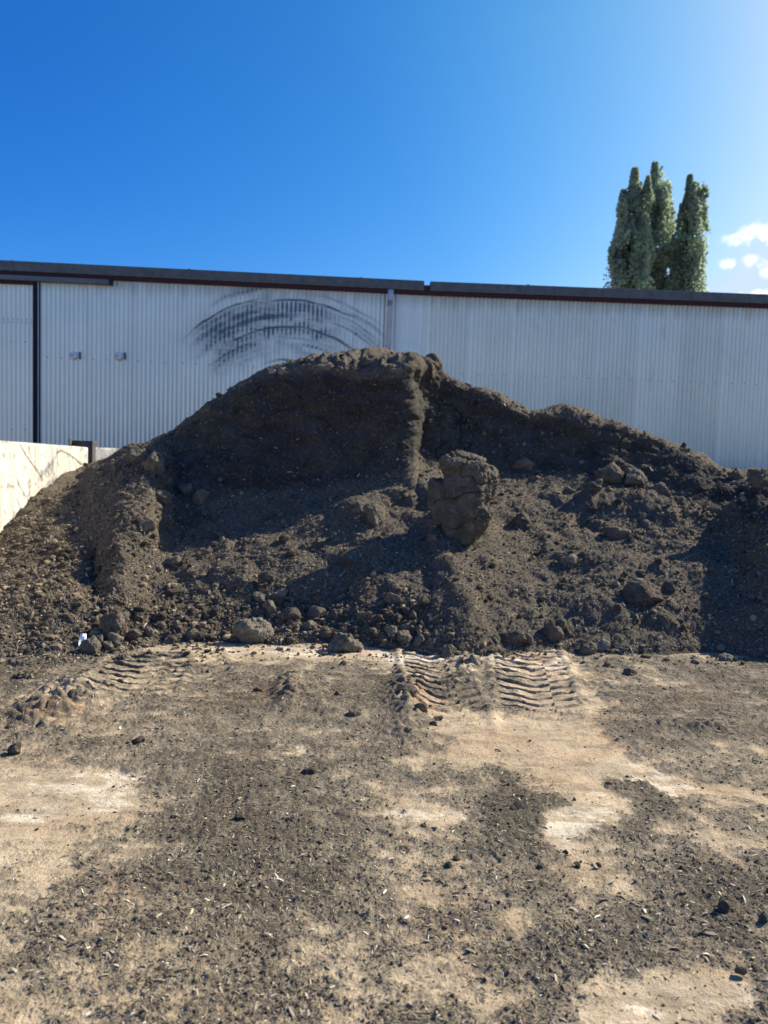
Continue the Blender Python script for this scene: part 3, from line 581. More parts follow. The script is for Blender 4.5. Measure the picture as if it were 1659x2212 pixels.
BIG = [
 (545, 1366, 90, 66, 'large pale-crusted soil boulder at the foot of the heap, left of centre', 3, 5, .9, SOIL * 1.7),
 (745, 1392, 82, 52, 'large rounded soil boulder lying on the sandy strip with its shadow to its left', 8, 5, .9, SOIL * 1.4),
 (1393, 1286, 94, 58, 'large smooth dark slab-like soil block on the right slope', 12, 5, .75, SOILB * .75),
 (1443, 1270, 30, 28, 'small dark clod tucked behind the right end of the slab-like block', 14, 4, .9, DK),
 (192, 1393, 44, 40, 'round dark clod beside the white paper scrap', 15, 4, .9, SOIL * 1.1),
 (240, 1350, 70, 62, 'wedge-shaped brown clod standing in the clod cluster near the paper scrap', 16, 5, .9, SOILB * .95),
 (246, 1380, 40, 36, 'knobbly clod leaning on the front of the wedge-shaped clod', 17, 4, .9, SOIL * 1.3),
 (232, 1395, 26, 20, 'low flat clod right of the round dark clod by the paper scrap', 18, 4, .9, SOIL * 1.3),
 (206, 1368, 30, 20, 'pale-topped clod resting behind the round dark clod by the paper scrap', 19, 4, .9, SOIL * 1.4),
 (216, 1382, 20, 24, 'narrow upright clod squeezed between two clods by the paper scrap', 20, 4, .9, SOIL * 1.2),
 (362, 1387, 28, 20, 'single small clod alone at the edge of the sandy strip, left side', 21, 4, .9, SOIL * 1.4),
 (290, 1372, 34, 24, 'rounded clod in the row just right of the wedge-shaped clod', 22, 4, .9, SOIL),
 (320, 1366, 26, 22, 'second rounded clod right of the wedge-shaped clod', 23, 4, .9, SOIL * 1.2),
 (410, 1370, 40, 28, 'clod heap piece between the single small clod and the large pale boulder', 24, 4, .9, SOIL * 1.2),
 (345, 1352, 26, 20, 'brown clod above the single small clod', 26, 4, .9, SOILB * .9),
 (575, 1247, 40, 30, 'dark clod alone on the slope above the boulder group', 27, 4, .9, DK),
 (557, 1291, 32, 24, 'flat-topped clod at the upper left of the clod group above the large pale boulder', 28, 4, .9, SOIL * 1.4),
 (603, 1284, 36, 26, 'upper right clod of the pair above the boulder group', 29, 4, .9, SOIL * 1.25),
 (580, 1314, 34, 38, 'upright clod just above the large pale boulder', 30, 4, .9, SOIL * 1.2),
 (622, 1330, 56, 38, 'wide dark clod up and right of the large pale boulder', 31, 4, .9, DK),
 (682, 1324, 44, 30, 'grey clod right of the wide dark clod', 32, 4, .9, SOIL),
 (726, 1327, 30, 26, 'dark pointed clod between the grey clod and the heap tongue', 33, 4, .9, DK),
 (668, 1352, 36, 22, 'low pale clod below the grey clod', 34, 4, .9, SOIL * 1.4),
 (697, 1366, 38, 26, 'brown clod just left of the boulder that lies on the sandy strip', 35, 4, .9, SOILB * .8),
 (847, 1291, 38, 24, 'smooth clod alone on the slope left of the soil tongue', 36, 4, .9, SOIL * 1.2),
 (846, 1364, 32, 30, 'pale round clod at the top of the clod pile left of the soil tongue', 37, 4, .9, SOIL * 1.6),
 (872, 1356, 30, 24, 'flat clod behind the pale round clod left of the soil tongue', 38, 4, .9, SOIL * 1.3),
 (828, 1378, 32, 24, 'dark clod under the left of the pale round clod', 39, 4, .9, DK),
 (874, 1378, 38, 30, 'blocky clod in front of the flat clod left of the soil tongue', 40, 4, .9, SOIL * 1.2),
 (904, 1384, 26, 30, 'tall narrow clod at the right of the clod pile left of the soil tongue', 41, 4, .9, SOIL * 1.1),
 (935, 1389, 28, 20, 'low clod between the tall narrow clod and the soil tongue', 42, 4, .9, SOIL * 1.1),
 (804, 1366, 30, 22, 'small brown clod at the left end of the clod pile left of the soil tongue', 43, 4, .9, SOIL),
 (1023, 1430, 32, 36, 'pale five-sided clod standing alone on the yard at the tip of the soil tongue', 44, 5, .9, SOIL * 2.0),
 (1000, 1425, 20, 16, 'little pale clod just left of the five-sided clod', 45, 3, .9, SOIL * 1.9),
 (970, 1408, 34, 34, 'dark clod at the bottom end of the soil tongue', 46, 4, .9, SOIL),
 (1108, 1378, 68, 34, 'long low dark clod just above the ribbed tyre track', 47, 5, .9, DK),
 (1141, 1380, 26, 26, 'round clod at the right end of the long low dark clod', 48, 4, .9, SOIL),
 (1070, 1382, 24, 22, 'small clod at the left end of the long low dark clod', 49, 4, .9, SOIL),
 (1197, 1366, 48, 46, 'brown angular clod at the upper right of the ribbed tyre track', 50, 5, .9, SOILB),
 (1214, 1352, 28, 34, 'pointed dark clod leaning behind the brown angular clod', 51, 4, .9, DK),
 (1271, 1402, 40, 32, 'angular dark clod on flat ground right of the tyre track', 52, 4, .9, SOIL * 1.2),
 (1300, 1393, 46, 26, 'flat pale clod touching the right of the angular dark clod', 53, 4, .9, SOIL * 1.6),
 (1324, 1391, 20, 16, 'small round clod right of the flat pale clod', 54, 3, .9, DK),
 (1126, 1120, 40, 30, 'dark clod alone on the slope right of the upright block', 55, 4, .9, DK),
 (1231, 1210, 38, 26, 'pale clod in the middle of the right slope', 56, 4, .9, SOIL * 1.5),
 (1258, 1196, 16, 12, 'small dark clod just behind the pale clod on the right slope', 57, 3, .9, DK),
 (933, 1162, 26, 24, 'rounded clod at the head of the soil tongue under the upright block', 58, 4, .9, SOILB * .9),
 (808, 1110, 52, 50, 'lumpy clod in the half shade left of the upright block', 59, 5, .9, SOIL * 1.3),
 (775, 1095, 34, 26, 'small clod up and left of the lumpy half-shaded clod', 60, 4, .9, SOIL * 1.1),
 (343, 1072, 56, 30, 'flat clod at the left end of the shaded cliff foot', 61, 4, .9, SOILB * .9),
 (430, 1075, 40, 38, 'blocky shaded clod at the foot of the cliff', 62, 4, .9, SOIL * 1.2),
 (398, 1056, 34, 26, 'smaller shaded clod above and left of the blocky one', 63, 4, .9, SOIL * 1.1),
 (316, 1130, 46, 34, 'sunlit brown clod on the left bank below the cliff edge', 64, 4, .9, SOILB),
 (372, 1213, 40, 26, 'low rough clod on the left slope', 65, 4, .9, SOIL * 1.1),
 (235, 1190, 28, 26, 'dark clod in the gully at the top of the left bank', 66, 4, .9, DK),
 (1566, 1962, 30, 36, 'dark fist-sized clod lying on the yard at lower right', 67, 4, .9, DK),
 (1652, 1985, 26, 32, 'dark clod at the right edge of the yard', 68, 4, .9, DK),
 (631, 1773, 30, 18, 'dark clod on the open yard in the lower middle', 69, 4, .9, SOIL),
 (643, 1782, 14, 10, 'tiny orange-brown stone against the dark clod in the lower middle', 70, 3, .9, ORNG * .8),
 (1570, 1421, 34, 18, 'flat pale clod on the ground at far right', 71, 4, .9, SOIL * 1.8),
 (1362, 1454, 34, 22, 'dark clod in the churned soil right of the tyre track', 72, 4, .9, DK),
 (625, 1492, 40, 34, 'dark crumbling clod beside the narrow orange ridge on the yard', 73, 4, .9, DK),
 (558, 1492, 26, 16, 'small orange clod on the yard left of the crumbling dark clod', 74, 4, .9, ORNG * .7),
 (765, 1545, 34, 24, 'ragged dark clod on the yard below the boulder on the sandy strip', 75, 4, .9, SOIL),
 (730, 1500, 22, 18, 'small dark clod above the ragged clod on the yard', 76, 4, .9, DK),
 (878, 1500, 50, 42, 'churned dark clod beside the left tyre track', 77, 5, .9, SOIL * .9),
 (905, 1530, 40, 30, 'brown clod against the lower right of the churned dark clod', 78, 4, .9, SOILB * .9),
 (150, 1508, 60, 36, 'churned dark lump on the left of the yard', 79, 5, .9, SOIL * .85),
 (190, 1480, 44, 24, 'low dark lump up and right of the churned lump at left', 80, 4, .9, SOIL * .9),
 (28, 1618, 32, 26, 'dark clod near the left edge of the yard', 81, 4, .9, DK),
 (20, 1575, 34, 18, 'flat clod at the left edge above the dark one', 82, 4, .9, SOIL),
 (1376, 1032, 60, 44, 'large shaded clod on the crest of the right hump', 83, 5, .9, SOIL * 1.2),
 (1318, 1022, 70, 50, 'broad clod with a sunlit top on the left of the right hump', 84, 5, .9, SOIL * 1.15),
 (1425, 1058, 56, 34, 'long clod sloping down the right end of the hump', 85, 5, .9, SOIL * 1.3),
 (1475, 1082, 22, 18, 'small clod just right of the hump', 86, 4, .9, SOIL * 1.2),
 (1280, 1050, 44, 34, 'dark clod at the left foot of the hump', 87, 4, .9, DK),
 (1132, 1003, 52, 30, 'smooth lump stuck in the shaded back slope right of the upright block', 88, 4, .5, SOIL * 1.15),
 (1230, 1060, 30, 20, 'small sunlit clod left of the hump', 89, 4, .9, SOIL * 1.1),
 (1634, 1036, 44, 50, 'blocky clod on top of the right bank', 90, 5, .9, SOIL * 1.1),
 (1590, 1024, 30, 30, 'knobbly clod on the crest left of the right bank', 91, 4, .9, SOIL),
 (1335, 1150, 60, 26, 'low crusty lump in the sunlit hollow below the hump', 92, 4, .9, SOIL * 1.1),
 (1545, 1103, 30, 22, 'clod in the shaded corner below the right bank', 93, 4, .9, SOIL * 1.1),
 (250, 1012, 26, 24, 'dark clod leaning against the foot of the steel post', 94, 4, .9, DK),
 (300, 985, 56, 36, 'rough clod on the left crest where the cliff starts', 95, 5, .9, SOIL),
 (330, 1000, 50, 52, 'overhanging sunlit clod at the left corner of the cliff', 96, 5, .9, SOIL * 1.1),
 (762, 797, 16, 13, 'small pale pinkish clod on the rim of the cliff', 97, 4, .9, np.array([.26, .19, .14])),
 (697, 790, 60, 20, 'long smooth clod on top of the heap', 98, 5, .7, SOIL * 1.5),
 (800, 780, 50, 18, 'highest rough clod on top of the heap', 99, 5, .9, SOIL * 1.1),
 (930, 796, 22, 34, 'upright clod at the right end of the heap top', 100, 5, .9, SOIL),
 (612, 800, 30, 16, 'pale clod on the left shoulder of the heap', 101, 4, .9, SOIL * 1.7),
 (588, 802, 18, 12, 'small pale stone on the left shoulder of the heap', 102, 3, .9, SOIL * 2.6),
 (860, 800, 44, 16, 'sunlit crumbly clod on top of the heap above the bright corner', 103, 5, .9, SOIL * 1.3),
]
for (px, py, w, h, lab, sd_, sub, dep, base) in BIG:
    clod('soil_clod', px, py, w, h, lab, sd_, depth=dep, base=base, sub=sub, rough=1.2 if w > 40 else 1.1, planes=13 if w > 70 else random.choice([7, 9, 11]), cat='stone' if 'stone' in lab else 'clod')

# the upright block: one broken mass of compacted soil
def block():
    specs = [(1004, 1078, 116, 166, 7.74, 58, 9, .10, .52), (1000, 1024, 108, 74, 7.78, 36, 9, .06, .44), (1050, 1040, 52, 76, 7.86, 33, 8, .03, .36), (1000, 1128, 122, 92, 7.76, 61, 10, .05, .55),
             (954, 1086, 58, 104, 7.80, 34, 8, -.06, .32), (1010, 998, 84, 34, 7.85, 40, 9, .10, .36), (1034, 1118, 66, 72, 7.66, 35, 8, .14, .36)]
    V_, F_, n = [], [], 0
    for (px, py, w, h, d, s_, pl, tl, dp) in specs:
        V, F = clod_verts(s_, 4, pl, .45, 0, 1)
        ext = V.max(0) - V.min(0); V = (V - (V.max(0) + V.min(0)) / 2) / ext
        V = V * np.array([w / FPX * d * .92, dp, h / FPX * d])
        c, s = math.cos(tl), math.sin(tl); V = V @ np.array([[c, 0, s], [0, 1, 0], [-s, 0, c]]).T
        V = V + at(px, py, d + dp * .25)
        V_.append(V); F_.append(F + n); n += len(V)
    V = np.concatenate(V_); base = V.mean(0); base[2] = V[:, 2].min(); V = V - base
    me = make_mesh('block_body', V, np.concatenate(F_), M_CLOD)
    tmp = bpy.data.objects.new('block_body', me); COL.objects.link(tmp)
    m = tmp.modifiers.new('remesh', 'REMESH'); m.mode = 'VOXEL'; m.voxel_size = .008
    m2 = tmp.modifiers.new('smooth', 'SMOOTH'); m2.iterations = 1
    dg = bpy.context.evaluated_depsgraph_get(); ev = tmp.evaluated_get(dg); m3 = bpy.data.meshes.new_from_object(ev)
    bpy.data.objects.remove(tmp)
    nv = len(m3.vertices); co = np.zeros(nv * 3, np.float32); m3.vertices.foreach_get('co', co); co = co.reshape(-1, 3).astype(float)
    no = np.zeros(nv * 3, np.float32); m3.vertices.foreach_get('normal', no); no = no.reshape(-1, 3)
    cq_ = co + .05 * np.stack([noise(co, 6, 1.0), noise(co, 6, 2.0), noise(co, 6, 3.0)], -1)
    d = .022 * noise(co, 3.0, 1.0) + .016 * np.abs(noise(co, 7, 2.0)) + .022 * np.abs(noise(co, 16, 4.0)) + .014 * np.abs(noise(co, 36, 4.0)) - .028 * np.exp(-(np.abs(noise(cq_, 3.0, 9.0)) / .030) ** 2) + .007 * noise(co, 75, 4.0)
    co = co + no * d[:, None]; m3.vertices.foreach_set('co', co.astype(np.float32).ravel())
    C = clod_color(co * 5, 4, SOIL * .95)
    a = m3.attributes.new('col', 'FLOAT_COLOR', 'POINT'); a.data.foreach_set('color', np.concatenate([C, np.ones((nv, 1))], 1).astype(np.float32).ravel())
    m3.polygons.foreach_set('use_smooth', np.full(len(m3.polygons), True)); m3.materials.clear(); m3.materials.append(M_CLOD); m3.name = 'soil_block'; m3.update()
    put('soil_block', m3, None, 'tall upright broken block of compacted soil standing alone on the slope of the heap', 'soil block', loc=tuple(base))
block()

# many small clods: one group of look-alikes on the slope, another on the yard
smalls = []
for s_ in range(6):
    V, F = clod_verts(200 + s_, 4, random.choice([6, 7, 9]), 1.25)
    smalls.append(make_mesh('small_clod', V, F, M_CLOD, True, {'col': clod_color(V, s_ + 5, SOIL * random.uniform(.75, 1.15))}))
def scatter_clods(n, boxes, smin, smax, label, group):
    for i in range(n):
        bx = random.choices(boxes, [b[4] for b in boxes])[0]
        px, py = random.uniform(bx[0], bx[1]), random.uniform(bx[2], bx[3])
        p, nn = hit(px, py)
        s = (smin + (smax - smin) * random.random() ** 2.6) / 2
        o = put('small_clod', random.choice(smalls), None, label, 'clod', group, loc=(p[0], p[1], p[2] + s * .45))
        o.scale = (s * random.uniform(.8, 1.3), s * random.uniform(.8, 1.2), s * random.uniform(.65, 1))
        o.rotation_euler = (random.uniform(-.4, .4), random.uniform(-.4, .4), random.uniform(0, 6.28))
scatter_clods(120, [(180, 560, 1320, 1388, 3), (560, 960, 1300, 1392, 4), (300, 620, 1140, 1300, 1.5), (620, 940, 1180, 1330, 1.5), (1040, 1300, 1180, 1390, 1), (1200, 1520, 1080, 1240, 2), (90, 230, 1180, 1380, .8), (380, 620, 1110, 1170, 1.2)],
              .025, .11, 'one of the small loose soil clods scattered over the lower slope of the heap', 'small clods scattered over the lower slope of the heap')
scatter_clods(60, [(950, 1250, 1680, 1900, 1), (500, 900, 1560, 1850, 2), (0, 400, 1450, 1650, 1), (1200, 1500, 1430, 1560, 1), (840, 960, 1470, 1620, 2.5), (1100, 1659, 1800, 2150, 1), (100, 600, 1750, 2150, 1)],
              .016, .06, 'one of the small dark clods strewn on the flat yard in front of the heap', 'small clods strewn on the yard')

# ================================================================== LOOSE LITTER (nobody could count it)
def sample_grid(P, N, n, r0, r1, c0, c1, wt=None):
    """n random points on a grid surface, optionally weighted"""
    i = RNG.uniform(r0, r1 - 1.001, n); j = RNG.uniform(c0, c1 - 1.001, n)
    ii, jj = i.astype(int), j.astype(int)
    if wt is not None:
        k_ = RNG.random(n) < wt[ii, jj]; ii, jj, i, j = ii[k_], jj[k_], i[k_], j[k_]
    a, b = (i - ii)[:, None], (j - jj)[:, None]
    p = P[ii, jj] * (1 - a) * (1 - b) + P[ii + 1, jj] * a * (1 - b) + P[ii, jj + 1] * (1 - a) * b + P[ii + 1, jj + 1] * a * b
    return p, N[ii, jj]
def frames(n, N):
    a = RNG.normal(size=(n, 3)); t = a - (a * N).sum(1)[:, None] * N
    t /= np.linalg.norm(t, axis=1)[:, None]; b = np.cross(N, t); return t, b
def chips(P, N, L, Wd, T, C, tilt=.17):
    """bent slivers: 2 segments, 12 verts each"""
    n = len(P); N = N + RNG.normal(size=(n, 3)) * tilt; N /= np.linalg.norm(N, axis=1)[:, None]
    t, b = frames(n, N); bend = RNG.uniform(-.12, .16, n)
    V = np.zeros((n, 12, 3)); k_ = 0
    for q, (s, wv) in enumerate([(-.5, .55), (0, 1), (.5, .6)]):
        off = (bend * L if q == 1 else 0 * L)
        w2 = wv * RNG.uniform(.7, 1.1, n)
        cen = P + t * (s * L)[:, None] + N * (off + T * .6)[:, None]
        for (sb, sn) in [(-.5, -.5), (.5, -.5), (.5, .5), (-.5, .5)]:
            V[:, k_] = cen + b * (sb * Wd * w2)[:, None] + N * (sn * T)[:, None]; k_ += 1
    F = []
    for q in (0, 1):
        for e in range(4):
            F.append((q * 4 + e, q * 4 + (e + 1) % 4, (q + 1) * 4 + (e + 1) % 4, (q + 1) * 4 + e))
    F += [(3, 2, 1, 0), (8, 9, 10, 11)]
    F = (np.array(F)[None] + (np.arange(n) * 12)[:, None, None]).reshape(-1, 4)
    return V.reshape(-1, 3), F, np.repeat(C, 12, axis=0)
def crumbs(P, N, S, C):
    n = len(P); V, F = ico(1)
    R = 1 + RNG.uniform(-.32, .32, (n, len(V)))
    A = RNG.uniform(.6, 1.25, (n, 1, 3)) * np.array([1, 1, .85])
    th = RNG.uniform(0, 6.28, n); c, s = np.cos(th), np.sin(th)
    Q = V[None] * R[..., None] * A
    X = Q[..., 0] * c[:, None] - Q[..., 1] * s[:, None]; Y = Q[..., 0] * s[:, None] + Q[..., 1] * c[:, None]
    Q = np.stack([X, Y, Q[..., 2]], -1) * S[:, None, None] + (P + N * (S * .35)[:, None])[:, None]
    return Q.reshape(-1, 3), (F[None] + (np.arange(n) * len(V))[:, None, None]).reshape(-1, 3), np.repeat(C, len(V), axis=0)
def chip_colors(n, light=.25):
    base = np.array([[.11, .09, .062], [.20, .165, .115], [.30, .25, .17], [.46, .39, .27], [.66, .60, .47]])
    pr = np.array([.14, .34, .52 - light, light * .8, light * .2]); pr /= pr.sum()
    c = base[RNG.choice(5, n, p=pr)]
    return np.clip(c * RNG.uniform(.75, 1.25, (n, 1)) * RNG.uniform(.95, 1.05, (n, 3)), .01, .8)
def crumb_colors(n):
    c = np.array([[.07, .056, .04], [.12, .095, .065], [.18, .14, .095], [.26, .2, .13]])[RNG.choice(4, n, p=[.35, .35, .22, .08])]
    return c * RNG.uniform(.8, 1.2, (n, 1))
GN = grid_normals(G); GN = np.where(GN[..., 2:3] < 0, -GN, GN)
SV = np.where(NH[..., 2:3] < 0, -NH, NH); NHo = SV
roww = np.abs(np.gradient(1 / np.maximum(YY, .5), axis=0)); roww = (roww / roww[G_ROW0 + 50, G_C0 + 500]).clip(0, 1)
gcov = sstep(.25, .75, gc)
# on the yard
p, n_ = sample_grid(G, GN, 150000, G_ROW0, G_ROW1, G_C0, G_C1, (.10 + .9 * gcov) * roww)
s = RNG.lognormal(math.log(.0080), .52, len(p)).clip(.0035, .034) * (1 + .06 * np.maximum(p[:, 1] - 3, 0))
v1_, f1_, c1_ = chips(p, n_, s * 1.15, s * RNG.uniform(.16, .40, len(p)), s * RNG.uniform(.05, .13, len(p)), chip_colors(len(p), .24))
put('wood_chips', make_mesh('wood_chips', v1_, f1_, M_CHIP, False, {'col': c1_}), None, 'grey and straw-coloured wood chips and slivers littering the flat yard', 'wood chips', kind='stuff')
pl, nl = [], []
for (ca, cb) in ((G_C0 - 168, G_C0), (G_C1, G_C1 + 168)):      # yard to either side of the photo's view
    a_, b_ = sample_grid(G, GN, 26000, G_ROW0 + 150, G_ROW1, ca, cb, (.15 + .85 * gcov) * roww); pl.append(a_); nl.append(b_)
p, n_ = np.concatenate(pl), np.concatenate(nl); s = RNG.lognormal(math.log(.011), .5, len(p)).clip(.005, .04)
v1_, f1_, c1_ = chips(p, n_, s * 1.15, s * RNG.uniform(.16, .40, len(p)), s * RNG.uniform(.05, .13, len(p)), chip_colors(len(p), .24))
put('wood_chips', make_mesh('side_chips', v1_, f1_, M_CHIP, False, {'col': c1_}), None, 'wood chips and slivers littering the yard to either side of the heap', 'wood chips', kind='stuff')
p, n_ = sample_grid(G, GN, 75000, G_ROW0, G_ROW1, G_C0, G_C1, (.07 + .93 * gcov ** 1.5) * roww)
s = (.0018 + RNG.pareto(2.8, len(p)) * .0017).clip(.0016, .0075) * (1 + .10 * np.maximum(p[:, 1] - 3, 0))
v1_, f1_, c1_ = crumbs(p, n_, s, crumb_colors(len(p)))
put('soil_crumbs', make_mesh('soil_crumbs', v1_, f1_, M_CRUMB, False, {'col': c1_}), None, 'fine dark soil crumbs strewn over the sandy yard', 'soil crumbs', kind='stuff')
p, n_ = sample_grid(G, GN, 140000, G_ROW0, G_ROW1, G_C0, G_C1, roww * 1.0)
fx, fy = project(p); kk = (RNG.random(len(p)) < np.exp(-((fy - 1398) / 26) ** 2) * (.35 + .65 * (noise(p, 1.6, 3.0) > 0))); p, n_ = p[kk], n_[kk]
s = (.006 + RNG.pareto(2.2, len(p)) * .006).clip(.005, .03)
v1_, f1_, c1_ = crumbs(p, n_, s, crumb_colors(len(p)) * 1.1)
put('soil_crumbs', make_mesh('toe_crumbs', v1_, f1_, M_CRUMB, False, {'col': c1_}), None, 'soil crumbs fallen along the line where the heap meets the yard', 'soil crumbs', kind='stuff')
# on the heap
rr = sum(cnt[:1]); r1 = sum(cnt[:7])
lowmask = (sstep(6.3, 5.9, rowf) * (1 - .8 * cliff)) 
p, n_ = sample_grid(PH, NHo, 120000, rr, r1, 20, nc - 20, .03 + .9 * lowmask)
s = RNG.lognormal(math.log(.0145), .45, len(p)).clip(.006, .055)
v1_, f1_, c1_ = chips(p, n_, s * 1.2, s * RNG.uniform(.16, .38, len(p)), s * RNG.uniform(.08, .2, len(p)), chip_colors(len(p), .12) * .95, .4)
put('wood_chips', make_mesh('heap_chips', v1_, f1_, M_CHIP, False, {'col': c1_}), None, 'splintery wood chips and straw mixed into the surface of the soil heap', 'wood chips', kind='stuff')
p, n_ = sample_grid(PH, NHo, 60000, rr, r1, 20, nc - 20, np.clip((.15 + .85 * foot.clip(0, 1)) * (1 - .75 * cliff) * smooth.clip(0, 1), 0, 1))
s = (.007 + RNG.pareto(2.2, len(p)) * .006).clip(.005, .035)
v1_, f1_, c1_ = crumbs(p, n_, s, crumb_colors(len(p)) * 1.15)
put('soil_crumbs', make_mesh('heap_crumbs', v1_, f1_, M_CRUMB, False, {'col': c1_}), None, 'loose crumbly soil lumps rolled down over the lower slope of the heap', 'soil crumbs', kind='stuff')

# ================================================================== WHITE SCRAP
p, n_ = hit(180, 1390)
V = []; F = []
for j in range(5):
    for i in range(4):
        x = (i / 3 - .5) * .07; z = (j / 4) * .125
        V.append((x + z * .45, .02 * math.sin(i * 1.3 + j * .7) + z * .35, z + .006 * math.sin(i * 2)))
for j in range(4):
    for i in range(3): a = j * 4 + i; F.append((a, a + 1, a + 5, a + 4))
me = bpy.data.meshes.new('paper_scrap'); me.from_pydata(V, [], F); me.materials.append(M_PAPER)
o = put('paper_scrap', me, None, 'small crumpled white paper scrap leaning on the soil beside the round dark clod', 'paper scrap', loc=(p[0], p[1] - .03, p[2] - .01)); o.rotation_euler = (math.radians(-15), 0, math.radians(48))
o.scale = (.72,) * 3; sm = o.modifiers.new('thick', 'SOLIDIFY'); sm.thickness = .003

# ================================================================== CONCRETE WALLS AND POST
def seg_dist(A, Z, a, b):
    """distance in wall coordinates to a segment"""
    ax, az = a; bx, bz = b; L2 = (bx - ax) ** 2 + (bz - az) ** 2 + 1e-12
    t = np.clip(((A - ax) * (bx - ax) + (Z - az) * (bz - az)) / L2, 0, 1)
    return np.hypot(A - ax - t * (bx - ax), Z - az - t * (bz - az)), t
def wall_panel(name, p0, p1, z0, z1, thick, label, scratches=(), step=.014, seed=0, zend=None, cat='concrete wall'):
    """upright slab from plan point p0 to p1; the finely gridded face looks to the right of p0->p1"""
    p0, p1 = np.asarray(p0, float), np.asarray(p1, float); L = np.linalg.norm(p1 - p0); t = (p1 - p0) / L
    n = np.array([t[1], -t[0]])
    zend = z1 if zend is None else zend
    na, nz = int(L / step) + 1, int(z1 / step) + 1
    A, Zt = np.meshgrid(np.linspace(0, L, na), np.linspace(0, 1, nz), indexing='ij')
    top = z1 + (zend - z1) * A / L
    Z = z0 + (top - z0) * Zt
    Q = np.stack([A, Z, np.full_like(A, seed)], -1)
    off = .004 * fbm(Q, 1.2, 3, seed) + .0012 * noise(Q, 14, seed)
    r = .018; e = np.minimum(np.minimum(A, L - A), top - Z)
    off = off - np.where(e < r, r - np.sqrt(np.maximum(r * r - (r - e) ** 2, 0)), 0)
    col = np.ones(A.shape + (3,)) * np.array([.66, .63, .555])
    v = fbm(Q * np.array([1, .16, 1]), 6, 4, seed + 3)
    v2 = fbm(Q, 1.5, 3, seed + 8)
    col = col * (1 + .20 * v + .18 * v2)[..., None]
    yel = np.clip(.3 + .9 * fbm(Q * np.array([1, .3, 1]), 2.2, 3, seed + 20), 0, 1)[..., None]
    col = col * (1 - yel * np.array([.02, .07, .20]))
    drip = sstep(.25, .7, noise(Q * np.array([1, .08, 1]), 22, seed + 5))[..., None] * np.clip(.3 + Z - .6, 0, 1)[..., None]
    col = col * (1 - .34 * drip)
    col = col * (1 - .45 * sstep(.35, .7, fbm(Q, 9, 4, seed + 30)))[..., None]
    for (pts, wd, dk) in scratches:
        for k_ in range(len(pts) - 1):
            d, tt_ = seg_dist(A + .006 * noise(Q, 12, 1.0), Z, pts[k_], pts[k_ + 1])
            m = np.exp(-(d / wd) ** 2) * (.6 + .4 * np.clip(noise(Q, 30, 3.0) + .8, 0, 1))
            col = col * (1 - dk * m)[..., None] if wd < .05 else col * (1 - dk * np.clip(m * (.8 + 1.5 * fbm(Q, 20, 2, 2.0)), 0, 1))[..., None]
            if wd < .03: off = off - .006 * m
    F1 = p0[0] + A * t[0] + off * n[0]; F2 = p0[1] + A * t[1] + off * n[1]
    V = np.stack([F1, F2, Z], -1)
    Fc = grid_faces(na, nz)
    # back and sides
    i0 = V.shape[0] * V.shape[1]; back = []
    loop = [(i, 0) for i in range(na)] + [(na - 1, j) for j in range(1, nz)] + [(i, nz - 1) for i in range(na - 2, -1, -1)] + [(0, j) for j in range(nz - 2, 0, -1)]
    idx = np.array([i * nz + j for i, j in loop])
    bk = V.reshape(-1, 3)[idx] - np.array([n[0], n[1], 0]) * thick
    VV = np.concatenate([V.reshape(-1, 3), bk]); m_ = len(idx)
    side = np.array([(idx[k_], i0 + k_, i0 + (k_ + 1) % m_, idx[(k_ + 1) % m_]) for k_ in range(m_)])
    CC = np.concatenate([col.reshape(-1, 3), np.tile([.62, .58, .48], (m_, 1))])
    me = make_mesh(name, VV, np.concatenate([Fc, side]), M_CONC, False, {'col': np.clip(CC, .03, .9)})
    me.polygons.foreach_set('use_smooth', np.concatenate([np.full(len(Fc), True), np.full(len(side), False)]))
    o = put(name, me, None, label, cat)
    return o, (p0, t)
LA, LB = at(-2, 951, 8.0), at(191, 966, 10.75)
pA, pB = LA[:2], LB[:2]; tdir = (pB - pA) / np.linalg.norm(pB - pA)
p00 = pA - tdir * 2.6
zA = LA[2]; zB = LB[2]
Lw = np.linalg.norm(pB - p00)
def wall_uv(px, py):
    r = ray(px, py); n = np.array([tdir[1], -tdir[0]])
    k_ = ((p00 - 0) @ n) / (r[:2] @ n); q = r * k_
    return ((q[:2] - p00) @ tdir, q[2] + EYE)
def zm(X, Y, y0=1050):     # zoomed crop -> photo coordinates
    return (X * 400 / 1659 * .864, (y0 + Y * 400 / 1659) * .864)
scr = []
for pts, wd, dk in [([(205, 250), (260, 350), (320, 440), (380, 520), (425, 590)], .013, .85), ([(288, 250), (300, 330), (325, 400)], .010, .6),
                    ([(590, 340), (640, 320), (700, 350), (760, 390), (830, 450), (920, 520)], .013, .8), ([(110, 390), (150, 480), (190, 580)], .008, .45),
                    ([(160, 580), (200, 680), (250, 770), (290, 830)], .012, .6), ([(290, 650), (305, 760), (315, 870)], .012, .6), ([(170, 820), (200, 890), (235, 970)], .010, .6),
                    ([(430, 580), (500, 550), (545, 480)], .07, .38), ([(600, 340), (545, 440), (480, 520), (400, 620)], .03, .35), ([(0, 210), (30, 232), (90, 235)], .014, .6),
                    ([(740, 480), (757, 430), (790, 500)], .012, .35), ([(430, 760), (560, 640), (700, 600)], .05, .3), ([(350, 840), (420, 760), (500, 660), (600, 610), (720, 585), (900, 520)], .03, .35)]:
    scr.append(([wall_uv(*zm(x, y)) for x, y in pts], wd, dk))
slope = (zB - zA) / np.linalg.norm(pB - pA)
wall_panel('concrete_wall', p00, pB, -.1, zA - slope * 2.6, .16, 'nearer sunlit concrete wall panel with dark scratches, left of the steel post', scr, seed=3, zend=zB)
